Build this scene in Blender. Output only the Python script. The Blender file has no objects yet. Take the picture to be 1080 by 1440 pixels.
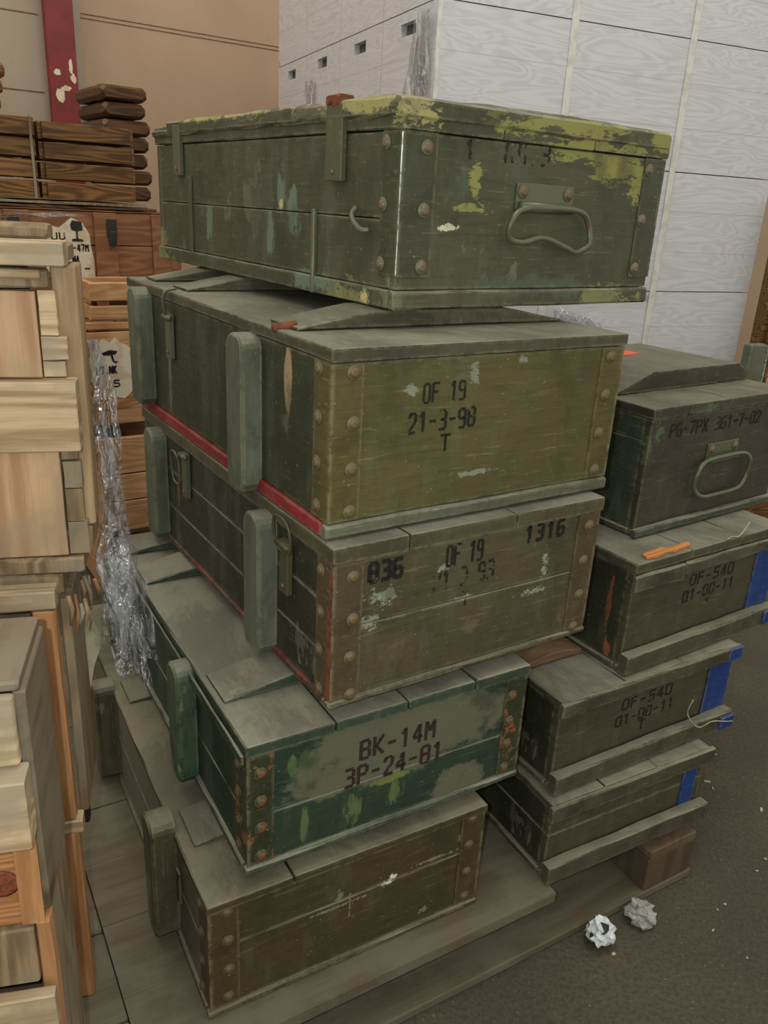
import bpy, bmesh, math, random
from mathutils import Vector, Matrix, noise as mnoise
random.seed(7)
C = bpy.context.scene.collection
sc = bpy.context.scene
R = math.radians

# ------------------------------------------------------------ camera, world, lamps, exposure
CAMH = 1.254
cd = bpy.data.cameras.new('camera'); cam = bpy.data.objects.new('camera', cd); C.objects.link(cam)
PT, RL = R(20.789), R(3.1674)
fw = Vector((0, math.cos(PT), -math.sin(PT))); up = Vector((0, math.sin(PT), math.cos(PT))); rt = Vector((1, 0, 0))
r2 = rt*math.cos(RL) + up*math.sin(RL); u2 = -rt*math.sin(RL) + up*math.cos(RL)
m = Matrix((r2, u2, -fw)).transposed().to_4x4(); m.translation = (0, 0, CAMH)
cam.matrix_world = m
cd.sensor_fit = 'VERTICAL'; cd.sensor_height = 36.0; cd.lens = 1139.04*36.0/1440.0
cd.clip_start = 0.02
sc.camera = cam
sc.view_settings.view_transform = 'Standard'; sc.view_settings.look = 'None'
sc.view_settings.gamma = 1; sc.view_settings.use_curve_mapping = False
sc.view_settings.exposure = 0.95

w = bpy.data.worlds.new('world'); sc.world = w; w.use_nodes = True
bg = w.node_tree.nodes['Background']; bg.inputs[0].default_value = (1.0, 0.93, 0.80, 1); bg.inputs[1].default_value = 0.42

def lamp(name, kind, loc, energy, color, size=0.1, target=None):
    l = bpy.data.lights.new(name, kind); l.energy = energy; l.color = color
    o = bpy.data.objects.new(name, l); C.objects.link(o); o.location = loc
    if kind == 'AREA':
        l.size = size
        d = Vector(target) - Vector(loc); o.rotation_euler = d.to_track_quat('-Z', 'Y').to_euler()
    else:
        l.shadow_soft_size = size
    return o
# the phone's flash beside the lens, and the hall's ceiling lamps over the far side
lamp('camera_flash', 'POINT', (-0.045, -0.01, CAMH+0.02), 9.0, (0.95, 1.0, 0.97), 0.006)
lamp('hall_lamp', 'AREA', (0.4, 1.3, 4.2), 25, (1.0, 0.975, 0.94), 1.2, (0.6, 3.2, 1.2))
lamp('hall_lamp', 'AREA', (-2.2, 2.2, 3.8), 14, (1.0, 0.84, 0.68), 1.0, (-1.4, 4.0, 1.4))

# ------------------------------------------------------------ materials
def lin(c):
    return tuple(((v/255)/12.92 if v/255 <= 0.04045 else ((v/255+0.055)/1.055)**2.4) for v in c) + (1,)

class NT:
    def __init__(s, name):
        s.m = bpy.data.materials.new(name); s.m.use_nodes = True
        s.t = s.m.node_tree; s.n = s.t.nodes; s.b = s.n['Principled BSDF']
        s.tc = s.n.new('ShaderNodeTexCoord'); s.co = s.tc.outputs['Object']
    def link(s, a, b): s.t.links.new(a, b)
    def val(s, sock, v):
        if hasattr(v, 'is_linked') or isinstance(v, bpy.types.NodeSocket): s.link(v, sock)
        else: sock.default_value = v
    def math(s, op, a, b=0.0, c=None, clamp=False):
        n = s.n.new('ShaderNodeMath'); n.operation = op; n.use_clamp = clamp
        s.val(n.inputs[0], a); s.val(n.inputs[1], b)
        if c is not None: s.val(n.inputs[2], c)
        return n.outputs[0]
    def vmath(s, op, a, b):
        n = s.n.new('ShaderNodeVectorMath'); n.operation = op
        s.val(n.inputs[0], a); s.val(n.inputs[1], b)
        return n.outputs['Value'] if op in ('LENGTH', 'DISTANCE', 'DOT_PRODUCT') else n.outputs[0]
    def noise(s, scale=5, vec=(1, 1, 1), detail=4, rough=0.6, off=(0, 0, 0), dist=0.0, co=None):
        v = s.vmath('ADD', s.vmath('MULTIPLY', co or s.co, vec), off)
        n = s.n.new('ShaderNodeTexNoise'); n.inputs['Scale'].default_value = scale
        n.inputs['Detail'].default_value = detail; n.inputs['Roughness'].default_value = rough
        n.inputs['Distortion'].default_value = dist; s.link(v, n.inputs['Vector'])
        return n.outputs['Fac']
    def step(s, v, lo, hi):
        n = s.n.new('ShaderNodeMapRange'); n.interpolation_type = 'SMOOTHSTEP'
        s.val(n.inputs['Value'], v); n.inputs['From Min'].default_value = lo; n.inputs['From Max'].default_value = hi
        return n.outputs['Result']
    def mix(s, f, a, b):
        n = s.n.new('ShaderNodeMix'); n.data_type = 'RGBA'
        s.val(n.inputs['Factor'], f); s.val(n.inputs[6], a); s.val(n.inputs[7], b)
        return n.outputs[2]
    def blob(s, c, r):
        l = s.vmath('LENGTH', s.vmath('DIVIDE', s.vmath('SUBTRACT', s.co, c), r), (0, 0, 0))
        return s.math('SUBTRACT', 1.0, l, clamp=True)
    def bump(s, h, strength=0.3, dist=0.002):
        n = s.n.new('ShaderNodeBump'); n.inputs['Strength'].default_value = strength
        n.inputs['Distance'].default_value = dist; s.link(h, n.inputs['Height'])
        s.link(n.outputs[0], s.b.inputs['Normal'])
    def rnd(s):
        n = s.n.new('ShaderNodeObjectInfo'); return n.outputs['Random']

def paint(name, base, var, dust=(138, 136, 122), dustf=0.8, chips=(), layers=(), rough=0.6, grain='x', film=0.16):
    """old oil paint on boards. chips: (colour, scale, threshold, stretch); layers: (colour, [(centre, radius)], scale, stretch, amp, threshold, soft)"""
    s = NT(name); k = 0
    st = {'x': (1, 1, 9), 'y': (9, 1, 9), 'z': (9, 9, 1)}[grain]
    grainn = s.noise(14, st, 6, 0.65)
    cl = s.noise(5.5, (1, 1, 1), 4, 0.6, (3, 1, 7))
    col = s.mix(s.step(cl, .35, .68), lin(base), lin(var))
    dk = tuple(int(v*0.78) for v in base)
    col = s.mix(s.math('MULTIPLY', s.step(grainn, .48, .66), .5), col, lin(dk))
    fl = s.noise(9, (1, 1, .5), 6, 0.7, (11, 4, 2))
    col = s.mix(s.math('MULTIPLY', s.step(fl, .48, .70), film*2.2), col, lin(tuple(min(255, v+38) for v in base)))
    for c, scl, th, stv in chips:
        k += 1
        n_ = s.noise(scl, stv, 5, 0.7, (k*3.1, k*1.7, k*5.3))
        col = s.mix(s.step(n_, th, th+.025), col, lin(c))
    for c, bl, scl, stv, amp, th, soft in layers:
        k += 1
        n_ = s.noise(scl, stv, 9, 0.78, (k*2.3, k*4.7, k*1.9), .4)
        n_ = s.math('ADD', n_, s.math('MULTIPLY', s.math('SUBTRACT', s.noise(scl*3.3, stv, 4, .7, (k, k*2.7, k*3.9)), .5), .5)); amp = amp*2.3 if amp < 1.9 else amp; th += .10 if amp > 1.9 or amp < 1.9 else 0
        b = None
        for cc, rr in bl:
            q = s.blob(cc, rr); b = q if b is None else s.math('MAXIMUM', b, q)
        v = s.math('ADD', b, s.math('MULTIPLY', s.math('SUBTRACT', n_, .5), amp))
        mk = s.math('MULTIPLY', s.step(v, th, th+soft), s.step(b, .02, .12))
        col = s.mix(mk, col, lin(c))
    sc1 = s.noise(26, {'x': (.5, 1, 7), 'y': (1, .5, 7), 'z': (7, 7, .5)}[grain], 6, .75, (1.3, 8, 2))
    col = s.mix(s.math('MULTIPLY', s.step(sc1, .58, .66), .45), col, lin(tuple(min(255, v+46) for v in base)))
    sc2 = s.noise(7, (2.2, 2.2, .5), 5, .7, (6, 1, 4))
    col = s.mix(s.math('MULTIPLY', s.step(sc2, .52, .66), .42), col, lin(tuple(int(v*.5+58) for v in base)))
    sc3 = s.noise(4, (1.5, 1.5, 1.2), 6, .75, (2, 7, 5))
    col = s.mix(s.math('MULTIPLY', s.step(sc3, .52, .62), .5), col, lin(tuple(int(v*.72) for v in base)))
    # wear where the board's edges have been knocked
    bv = s.n.new('ShaderNodeBevel'); bv.samples = 4; bv.inputs['Radius'].default_value = .007
    g2 = s.n.new('ShaderNodeNewGeometry')
    ed = s.math('SUBTRACT', 1.0, s.vmath('DOT_PRODUCT', bv.outputs[0], g2.outputs['True Normal']))
    en = s.noise(32, (1, 1, 1), 6, .75, (8, 3, 3))
    em = s.math('MULTIPLY', s.step(ed, .004, .06), s.step(en, .43, .54))
    col = s.mix(s.math('MULTIPLY', em, .75), col, lin(tuple(int(v*.4+q) for v, q in zip(base, (94, 92, 72)))))
    geo = s.n.new('ShaderNodeNewGeometry')
    nz = s.vmath('DOT_PRODUCT', geo.outputs['True Normal'], (0, 0, 1))
    dn = s.noise(7, (1, 1, 1), 5, .65, (9, 9, 1))
    dn2 = s.noise(3.2, (1.6, 1, 1), 7, .75, (1, 5, 1), .6)
    dl = s.mix(s.step(dn2, .42, .62), lin(dust), lin(tuple(int(v*.80) for v in dust)))
    dl = s.mix(s.math('MULTIPLY', s.step(s.noise(38, (1, .25, 1), 5, .7, (3, 3, 1)), .56, .70), .4), dl, lin(tuple(min(255, int(v*1.12)) for v in dust)))
    df = s.math('MULTIPLY', s.step(nz, .55, .9), s.math('MULTIPLY_ADD', dn, .9, dustf-.45), clamp=True)
    col = s.mix(df, col, dl)
    speck = s.noise(170, (1, 1, 1), 2, .5, (5, 2, 2))
    col = s.mix(s.math('MULTIPLY', s.step(speck, .70, .74), .45), col, lin((150, 150, 130)))
    s.link(col, s.b.inputs['Base Color'])
    s.b.inputs['Roughness'].default_value = rough
    s.b.inputs['Specular IOR Level'].default_value = 0.35
    s.bump(s.math('ADD', grainn, s.math('MULTIPLY', fl, 1.5)), .35, .002)
    return s.m

def wood(name, light, dark, grain='x', rings=1.0, sheen=.3, weather=0.0, wcol=(130, 125, 108), var=.25, rough=.6):
    s = NT(name)
    rn = s.rnd()
    cmb = s.n.new('ShaderNodeCombineXYZ')
    s.link(s.math('MULTIPLY', rn, 7.3), cmb.inputs[0]); s.link(s.math('MULTIPLY', rn, 13.1), cmb.inputs[1]); s.link(s.math('MULTIPLY', rn, 3.7), cmb.inputs[2])
    co = s.vmath('ADD', s.co, cmb.outputs[0])
    st = {'x': (.12, 1, 1), 'y': (1, .12, 1), 'z': (1, 1, .12)}[grain]
    nn = s.noise(8, st, 2, .5, co=co)
    rg = s.math('MULTIPLY', s.math('ADD', s.math('SINE', s.math('MULTIPLY', nn, 130*rings)), 1.0), .5)
    fine = s.noise(130, tuple(v*(.5 if v < .5 else 1) for v in st), 5, .75, co=co)
    f = s.math('MULTIPLY_ADD', rg, .28, s.math('MULTIPLY', fine, .85), clamp=True)
    col = s.mix(s.step(f, .34, .76), lin(light), lin(dark))
    vr = s.n.new('ShaderNodeHueSaturation')
    s.link(s.math('MULTIPLY_ADD', rn, var*2, 1-var), vr.inputs['Value']); s.link(col, vr.inputs['Color'])
    col = vr.outputs[0]
    kn = s.n.new('ShaderNodeTexVoronoi'); kn.inputs['Scale'].default_value = 6
    s.link(s.vmath('MULTIPLY', co, {'x': (.5, 1, 1), 'y': (1, .5, 1), 'z': (1, 1, .5)}[grain]), kn.inputs['Vector'])
    col = s.mix(s.math('MULTIPLY', s.step(kn.outputs['Distance'], .12, .05), .6), col, lin(tuple(int(v*.55) for v in dark)))
    if weather:
        wn = s.noise(6, (1, 1, 1), 5, .65, (4, 4, 4), co=co)
        col = s.mix(s.math('MULTIPLY', s.step(wn, .62-weather*.35, .75-weather*.2), .85), col, lin(wcol))
    s.link(col, s.b.inputs['Base Color']); s.b.inputs['Roughness'].default_value = rough
    s.b.inputs['Specular IOR Level'].default_value = sheen
    s.bump(s.math('ADD', fine, s.math('MULTIPLY', rg, .4)), .35, .0015)
    return s.m

def plain(name, c, rough=.6, metal=0.0, var=None, scale=30, lo=.45, hi=.6, bump=.2):
    s = NT(name)
    n_ = s.noise(scale, (1, 1, 1), 5, .65)
    col = s.mix(s.step(n_, lo, hi), lin(c), lin(var or tuple(int(v*.8) for v in c)))
    s.link(col, s.b.inputs['Base Color']); s.b.inputs['Roughness'].default_value = rough; s.b.inputs['Metallic'].default_value = metal
    s.bump(n_, bump, .001)
    return s.m

def film_mat(name, alpha=.2, tint=(.75, .78, .82), gf=.24, gc=.6):
    """thin clear plastic: see-through, with a mirror-like gloss from its creases and a little milkiness"""
    s = NT(name)
    n_ = s.noise(26, (1, 1, .3), 4, .6, dist=1.2); n2 = s.noise(75, (1, 1, .6), 3, .6)
    h = s.math('ADD', n_, s.math('MULTIPLY', n2, .35))
    bp = s.n.new('ShaderNodeBump'); bp.inputs['Strength'].default_value = 1.0; bp.inputs['Distance'].default_value = .03
    s.link(h, bp.inputs['Height'])
    tr = s.n.new('ShaderNodeBsdfTransparent'); tr.inputs[0].default_value = (*[1-alpha*.7]*3, 1)
    gl = s.n.new('ShaderNodeBsdfGlossy'); gl.inputs['Roughness'].default_value = .09; gl.inputs['Color'].default_value = (gc, gc*1.03, gc*1.1, 1)
    s.link(bp.outputs[0], gl.inputs['Normal'])
    df = s.n.new('ShaderNodeBsdfDiffuse'); df.inputs[0].default_value = (*tint, 1)
    mx = s.n.new('ShaderNodeMixShader'); s.link(s.math('MULTIPLY', s.step(n_, .48, .62), alpha*1.3), mx.inputs[0])
    s.link(tr.outputs[0], mx.inputs[1]); s.link(df.outputs[0], mx.inputs[2])
    mg = s.n.new('ShaderNodeMixShader'); mg.inputs[0].default_value = gf
    s.link(mx.outputs[0], mg.inputs[1]); s.link(gl.outputs[0], mg.inputs[2])
    s.link(mg.outputs[0], s.n['Material Output'].inputs['Surface'])
    return s.m

M = {}
INK = None
def worn_ink(name, c, keep=.42):
    s = NT(name)
    n_ = s.noise(90, (1, 1, 1), 4, .7)
    s.b.inputs['Base Color'].default_value = lin(c); s.b.inputs['Roughness'].default_value = .7
    s.link(s.math('MULTIPLY', s.step(n_, keep, keep+.1), .88), s.b.inputs['Alpha'])
    return s.m
M['ink'] = worn_ink('stencil_ink', (22, 24, 16), .36)
M['ink_faint'] = worn_ink('faint_ink', (34, 34, 24), .46)
M['ink_brown'] = worn_ink('brown_ink', (52, 34, 28), .34)

YEL = (138, 138, 76); PALE = (135, 158, 128)
M['A'] = paint('worn_green_paint', (78, 79, 58), (67, 70, 51), film=.1,
    chips=[((98, 106, 82), 12, .62, (1, 1, .6)), ((140, 142, 100), 34, .70, (1, 1, 2)), ((142, 140, 84), 9, .70, (1, 1, 2))],
    layers=[
     (YEL, [((.30, 0, .250), (.19, .1, .035)), ((.34, 0, .225), (.13, .1, .035)), ((.42, 0, .215), (.10, .1, .045)), ((.47, 0, .19), (.05, .1, .05)), ((.51, 0, .25), (.06, .1, .04))], 13, (.8, 1, 2.6), 1.7, .34, .03),
     (YEL, [((.125, 0, .135), (.05, .1, .012)), ((.13, 0, .17), (.018, .1, .035)), ((.30, 0, .145), (.02, .1, .01))], 24, (.8, 1, 2.6), 1.3, .36, .04),
     ((108, 104, 84), [((.0, .10, .256), (.06, .5, .03))], 20, (1, .5, 3), 1.5, .4, .2),
     ((128, 128, 84), [((.43, 0, .01), (.14, .1, .035)), ((-.0, .12, .0), (.05, .12, .05)), ((0, .88, .03), (.05, .06, .06)), ((0, .9, .0), (.05, .14, .04))], 28, (1, 1, 1.6), 1.4, .42, .06),
     ((158, 152, 98), [((0, .10, .262), (.09, .22, .03)), ((0, .5, .265), (.08, .4, .018)), ((.02, 0, .25), (.06, .05, .05))], 24, (1, 1, 2), 1.3, .4, .08),
     ((104, 122, 104), [((0, .62, .09), (.05, .028, .06)), ((0, .37, .08), (.05, .03, .08)), ((0, .29, .11), (.05, .05, .06)), ((0, .22, .02), (.05, .1, .03)), ((0, .33, .14), (.05, .03, .06))], 22, (1, 1, .5), .9, .34, .12),
     ((196, 180, 120), [((0, .33, .125), (.03, .014, .016)), ((0, .07, .0), (.03, .02, .04))], 60, (1, 1, 1), .8, .4, .05),
     ((205, 205, 180), [((.088, 0, .108), (.032, .05, .010))], 40, (1, 1, 1), .8, .35, .04),
     ((80, 90, 72), [((.09, 0, .17), (.07, .05, .07)), ((.25, 0, .03), (.3, .05, .03))], 12, (1, 1, .6), .9, .4, .3)])
M['B'] = paint('olive_paint', (88, 84, 48), (80, 76, 44), film=.10,
    chips=[((128, 128, 104), 40, .75, (1, 1, 3))],
    layers=[
     ((128, 136, 118), [((.22, 0, .20), (.016, .04, .03)), ((.12, 0, .185), (.02, .04, .012)), ((.24, 0, .06), (.06, .04, .010)), ((.10, 0, .01), (.14, .04, .014)), ((.30, 0, .213), (.014, .04, .008))], 30, (1, 1, 1.5), 1.1, .36, .1),
     ((150, 135, 100), [((0, .122, .18), (.03, .018, .05))], 8, (1, 1, .3), .2, .28, .06),
     ((108, 112, 92), [((0, .13, .13), (.04, .03, .03)), ((0, .02, .12), (.04, .02, .2)), ((0, .6, .12), (.04, .02, .16))], 18, (1, 1, .4), 1.0, .35, .2),
     ((154, 112, 66), [((0, .71, .18), (.03, .010, .05))], 18, (1, 1, .4), .6, .35, .1),
     ((128, 74, 42), [((.012, 0, .19), (.012, .02, .03)), ((.01, 0, .08), (.012, .02, .04)), ((.488, 0, .14), (.012, .02, .08))], 40, (1, 1, 1), 1.3, .45, .06)])
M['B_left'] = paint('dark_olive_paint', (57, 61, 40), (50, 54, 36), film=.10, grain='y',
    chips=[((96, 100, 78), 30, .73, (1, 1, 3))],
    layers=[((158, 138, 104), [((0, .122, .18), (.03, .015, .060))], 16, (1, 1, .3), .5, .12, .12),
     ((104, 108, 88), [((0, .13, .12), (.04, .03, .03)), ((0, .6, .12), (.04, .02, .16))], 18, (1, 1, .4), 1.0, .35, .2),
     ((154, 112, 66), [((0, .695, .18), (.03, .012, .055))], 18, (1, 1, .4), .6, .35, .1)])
M['C'] = paint('brown_olive_paint', (82, 76, 54), (72, 67, 48), film=.16,
    chips=[((118, 118, 96), 34, .72, (1, 1, 5)), ((96, 88, 62), 12, .66, (1, 1, 1))],
    layers=[
     ((140, 150, 132), [((.08, 0, .155), (.045, .04, .025)), ((.06, 0, .12), (.03, .04, .02)), ((.18, 0, .175), (.03, .04, .008)), ((.37, 0, .145), (.012, .04, .045)), ((.35, 0, .10), (.05, .04, .012)), ((.22, 0, .12), (.04, .04, .006))], 55, (1, 1, 1.5), 1.6, .50, .06),
     ((98, 92, 68), [((.11, 0, .06), (.08, .04, .05)), ((.24, 0, .07), (.03, .04, .03))], 12, (1, 1, 1), 1.0, .4, .3)])
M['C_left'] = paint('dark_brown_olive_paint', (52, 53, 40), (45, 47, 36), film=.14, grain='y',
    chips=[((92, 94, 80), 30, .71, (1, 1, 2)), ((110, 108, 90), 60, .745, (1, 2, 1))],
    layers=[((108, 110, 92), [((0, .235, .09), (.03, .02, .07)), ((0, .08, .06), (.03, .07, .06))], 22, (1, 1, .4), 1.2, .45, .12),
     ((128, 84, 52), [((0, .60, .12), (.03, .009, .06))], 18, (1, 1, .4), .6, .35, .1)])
M['D'] = paint('dark_green_paint', (44, 62, 47), (37, 54, 42), film=.08,
    chips=[((84, 104, 76), 26, .73, (1, 1, 1.5))],
    layers=[
     ((97, 99, 80), [((.22, 0, .145), (.22, .06, .085)), ((.31, 0, .155), (.19, .06, .08)), ((.36, 0, .03), (.07, .06, .05)), ((.14, 0, .13), (.10, .06, .06))], 7, (1, 1, 1.4), .55, .12, .16),
     ((84, 108, 66), [((.24, 0, .055), (.04, .05, .05)), ((.17, 0, .05), (.03, .05, .05)), ((.07, 0, .16), (.015, .05, .04)), ((.09, 0, .165), (.012, .05, .05)), ((.09, 0, .06), (.012, .05, .05))], 14, (2, 1, .5), 1.0, .32, .3),
     ((110, 120, 62), [((.235, 0, .083), (.07, .05, .012))], 20, (1, 1, 1), .8, .35, .1)])
M['D_left'] = paint('green_side_paint', (40, 60, 42), (48, 54, 46), film=.12, grain='y',  # left boards and lid edge of the dark green box
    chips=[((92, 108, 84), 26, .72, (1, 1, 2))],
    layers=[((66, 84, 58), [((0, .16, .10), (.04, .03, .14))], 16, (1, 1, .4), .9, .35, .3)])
M['D_top'] = paint('dusty_green_paint', (56, 72, 56), (50, 64, 50), dust=(142, 141, 124), dustf=.92, grain='y',
    chips=[((110, 118, 96), 30, .72, (1, 1, 1))],
    layers=[((182, 134, 84), [((.05, .15, .24), (.03, .03, .05)), ((.03, .12, .24), (.03, .02, .05)), ((.06, .56, .24), (.03, .02, .05))], 40, (1, 1, 1), 1.2, .5, .05)])
M['E'] = paint('brown_drab_paint', (72, 64, 42), (64, 57, 37), film=.06, dust=(128, 124, 104), dustf=.95,
    chips=[((104, 96, 74), 30, .78, (1, 1, 2))],
    layers=[
     ((222, 224, 214), [((.292, 0, .124), (.020, .04, .012)), ((.30, 0, .130), (.010, .04, .012))], 90, (1, 1, 1), 1.4, .42, .04),
     ((128, 124, 104), [((.207, 0, .13), (.010, .04, .03)), ((.365, 0, .032), (.016, .04, .012)), ((.20, 0, .115), (.10, .04, .005)), ((.38, 0, .135), (.09, .04, .006)), ((.43, 0, .155), (.02, .04, .014)), ((.225, 0, .11), (.004, .04, .05))], 60, (1, 1, 1), 1.2, .42, .08)])
M['E_left'] = paint('dusty_drab_paint', (106, 102, 86), (96, 92, 76), film=.12, grain='y', dust=(128, 124, 104), dustf=.95)
M['F'] = paint('sooty_green_paint', (64, 60, 46), (56, 53, 42), film=.08, dust=(112, 110, 90), dustf=.85,
    chips=[((96, 110, 84), 26, .72, (1, 1, 2))],
    layers=[((80, 96, 66), [((.16, 0, .23), (.1, .05, .02)), ((.0, 0, .16), (.03, .05, .10)), ((.03, 0, .20), (.03, .05, .04))], 24, (1, 1, 1), 1.1, .45, .15)])
M['F_left'] = paint('grey_green_paint', (66, 74, 58), (54, 62, 48), film=.16, grain='y',
    chips=[((120, 132, 110), 26, .71, (1, 1, 2))], layers=[((34, 62, 44), [((0, .10, .15), (.04, .06, .08))], 14, (1, 1, 1), .9, .35, .2)])
M['G'] = paint('drab_green_paint', (74, 70, 51), (64, 61, 45), film=.12, dust=(112, 110, 92), dustf=.85,
    chips=[((104, 106, 84), 26, .72, (1, 1, 3)), ((112, 82, 58), 18, .745, (1, 1, 3))],
    layers=[((132, 84, 50), [((0, .045, .12), (.03, .010, .10)), ((0, .03, .03), (.03, .02, .05))], 24, (1, 1, .4), 1.0, .4, .1)])
M['G_left'] = paint('dark_drab_paint', (56, 58, 44), (48, 50, 38), film=.14, grain='y',  # left side's drab, a darker tone than the front's
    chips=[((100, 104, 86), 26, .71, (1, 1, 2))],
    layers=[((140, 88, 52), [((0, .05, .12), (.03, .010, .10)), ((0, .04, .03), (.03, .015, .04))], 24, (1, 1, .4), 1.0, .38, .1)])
M['battens'] = paint('dusty_batten_paint', (76, 73, 56), (66, 64, 48), film=.2, dust=(128, 128, 110), dustf=.92, chips=[((112, 84, 60), 20, .72, (1, 1, 3))])
M['cleat'] = paint('grey_green_cleat_paint', (96, 102, 84), (82, 86, 70), film=.2, grain='z', dust=(130, 130, 114), chips=[((132, 136, 116), 22, .68, (1, 1, .4))])
M['cleat_drab'] = paint('drab_cleat_paint', (84, 80, 58), (72, 68, 48), film=.2, grain='z', dust=(128, 124, 106), chips=[((120, 118, 98), 14, .6, (1, 1, .4))])
M['cleat_green'] = paint('green_cleat_paint', (40, 72, 48), (84, 96, 74), film=.15, grain='z', chips=[((120, 128, 100), 14, .62, (1, 1, .3))])
M['rim'] = paint('grey_rim_paint', (92, 96, 78), (78, 80, 62), film=.22, chips=[((128, 134, 120), 20, .62, (1, 1, 2)), ((60, 58, 40), 26, .68, (1, 1, 1))])
M['red'] = paint('red_paint', (142, 42, 44), (122, 34, 36), film=.12, dust=(130, 90, 84), dustf=.3, chips=[((190, 150, 140), 40, .72, (1, 1, 1)), ((60, 50, 40), 20, .68, (1, 1, 1))])
M['red_worn'] = paint('worn_red_paint', (104, 34, 34), (58, 48, 38), film=.15, dust=(110, 96, 86), dustf=.3, chips=[((54, 52, 40), 9, .5, (1, 1, 1))])
M['blue'] = paint('blue_paint', (30, 62, 132), (26, 54, 116), film=.08, dust=(60, 80, 120), dustf=.3, chips=[((110, 120, 140), 40, .735, (1, 1, 4))])
def strap(name, base, rust, th, bl=(), rs=34):
    return paint(name, base, tuple(int(v*.9) for v in base), film=.14, rough=.5,
                 layers=[(rust, [((0, 0, 0), (50, 50, 50))] if not bl else bl, rs, (1, 1, .8), 2.0 if not bl else 1.4, th, .08)])
M['strap_A'] = strap('green_metal', (66, 70, 50), (110, 84, 62), 1.33)
M['strap_B'] = strap('olive_metal', (88, 82, 46), (140, 78, 40), 1.30)
M['strap_C'] = strap('rusty_olive_metal', (84, 72, 50), (118, 62, 38), 1.12)
M['strap_D'] = strap('flaking_green_metal', (52, 58, 38), (136, 84, 54), .97, rs=15)
M['strap_E'] = strap('brown_metal', (76, 64, 42), (104, 68, 40), 1.2)
M['rust'] = plain('rust', (122, 66, 38), .8, 0, (86, 52, 36), 60)
M['edge'] = plain('bare_bright_steel', (170, 180, 172), .4, .5, (120, 128, 116), 80)
M['rivet'] = plain('painted_rivet', (104, 104, 84), .45, .2, (130, 78, 52), 160, .5, .6)
M['rivet_rust'] = plain('rusty_rivet', (104, 94, 66), .55, .2, (136, 78, 52), 120, .55, .66)
M['rivet_drab'] = plain('drab_rivet', (88, 80, 58), .5, .1, (104, 84, 60), 160, .5, .6)
M['rivet_green'] = plain('flaking_rivet', (66, 74, 50), .5, .1, (132, 80, 52), 120, .48, .56)
M['latch'] = plain('painted_latch_steel', (96, 104, 84), .45, .3, (116, 96, 70), 60, .5, .66)
M['latch_dark'] = plain('dull_latch_steel', (80, 80, 58), .5, .2, (104, 74, 50), 60, .5, .66)
M['latch_A'] = plain('green_plate_steel', (82, 84, 60), .5, .1, (116, 100, 70), 70, .55, .7)
M['handle'] = plain('worn_handle_steel', (92, 98, 76), .4, .25, (116, 84, 58), 45, .60, .70)
M['lightwood'] = wood('light_pine', (196, 174, 140), (152, 128, 96), 'x', .7, weather=.5, wcol=(150, 140, 118), var=.12)
M['lightwood_z'] = wood('light_pine_upright', (192, 160, 124), (164, 128, 94), 'z', .5, weather=.4, wcol=(158, 138, 112), var=.1)
M['orangewood'] = wood('orange_pine', (180, 134, 92), (152, 106, 68), 'z', .7, var=.1)
M['orangewood_x'] = wood('orange_pine_board', (178, 130, 88), (144, 96, 60), 'x', 1.1, var=.1)
M['greywood'] = wood('weathered_pine', (150, 128, 98), (112, 92, 68), 'z', .8, weather=.6, var=.12)
M['greywood_pale'] = wood('greyed_pine', (172, 148, 114), (140, 116, 86), 'z', .6, weather=.4, var=.05)  # paler pine than greywood, for the top crate's corner post
M['greyply'] = wood('grey_plywood', (122, 108, 88), (102, 86, 68), 'y', .4, weather=.6, wcol=(122, 114, 98), var=.08)
M['brownwood'] = wood('stained_brown_board', (126, 90, 48), (78, 52, 26), 'x', 1.3, var=.22, rough=.45)
M['darkwood'] = wood('dark_brown_board', (88, 60, 34), (54, 36, 20), 'x', 1, var=.2, rough=.5)
M['redwood'] = wood('reddish_crate_board', (136, 96, 64), (112, 74, 48), 'x', .7, var=.08)
M['crate'] = wood('pine_crate_board', (186, 146, 104), (164, 120, 80), 'x', .8, var=.1)
M['pallet'] = wood('dusty_pallet_board', (106, 100, 82), (92, 85, 68), 'x', .3, weather=.5, wcol=(110, 106, 90), var=.06, rough=.9)
M['pallet_red'] = wood('pallet_block_wood', (98, 82, 66), (84, 68, 54), 'z', .4, weather=.5, wcol=(100, 92, 76), rough=.9)
M['film'] = film_mat('stretch_film', .10, gf=.17, gc=.75)
M['film_soft'] = film_mat('stretch_film_patch', .22, (.85, .85, .88), .16, .9)
M['paper'] = plain('torn_paper', (176, 172, 146), .8, 0, (150, 146, 120), 20)
M['whitepaint'] = plain('flaking_white_paint', (206, 196, 172), .8, 0, (188, 172, 146), 18)
M['black'] = plain('black_metal', (34, 32, 30), .5, .1)
M['orange'] = plain('orange_sticker', (214, 92, 54), .6, 0, (200, 80, 48), 30)
M['splint'] = wood('bare_wood', (206, 140, 84), (176, 108, 60), 'x', 1.2, var=.05)
M['bare_dusty'] = wood('worn_brown_batten', (120, 94, 70), (98, 76, 56), 'x', .6, weather=.4, wcol=(104, 100, 82), var=.05)
M['thread'] = plain('pale_plastic', (165, 165, 140), .4)
M['trash_white'] = plain('white_wrapper', (216, 222, 226), .35, 0, (196, 204, 206), 40, bump=.6)
M['trash_black'] = plain('black_print', (28, 28, 30), .4)

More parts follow.
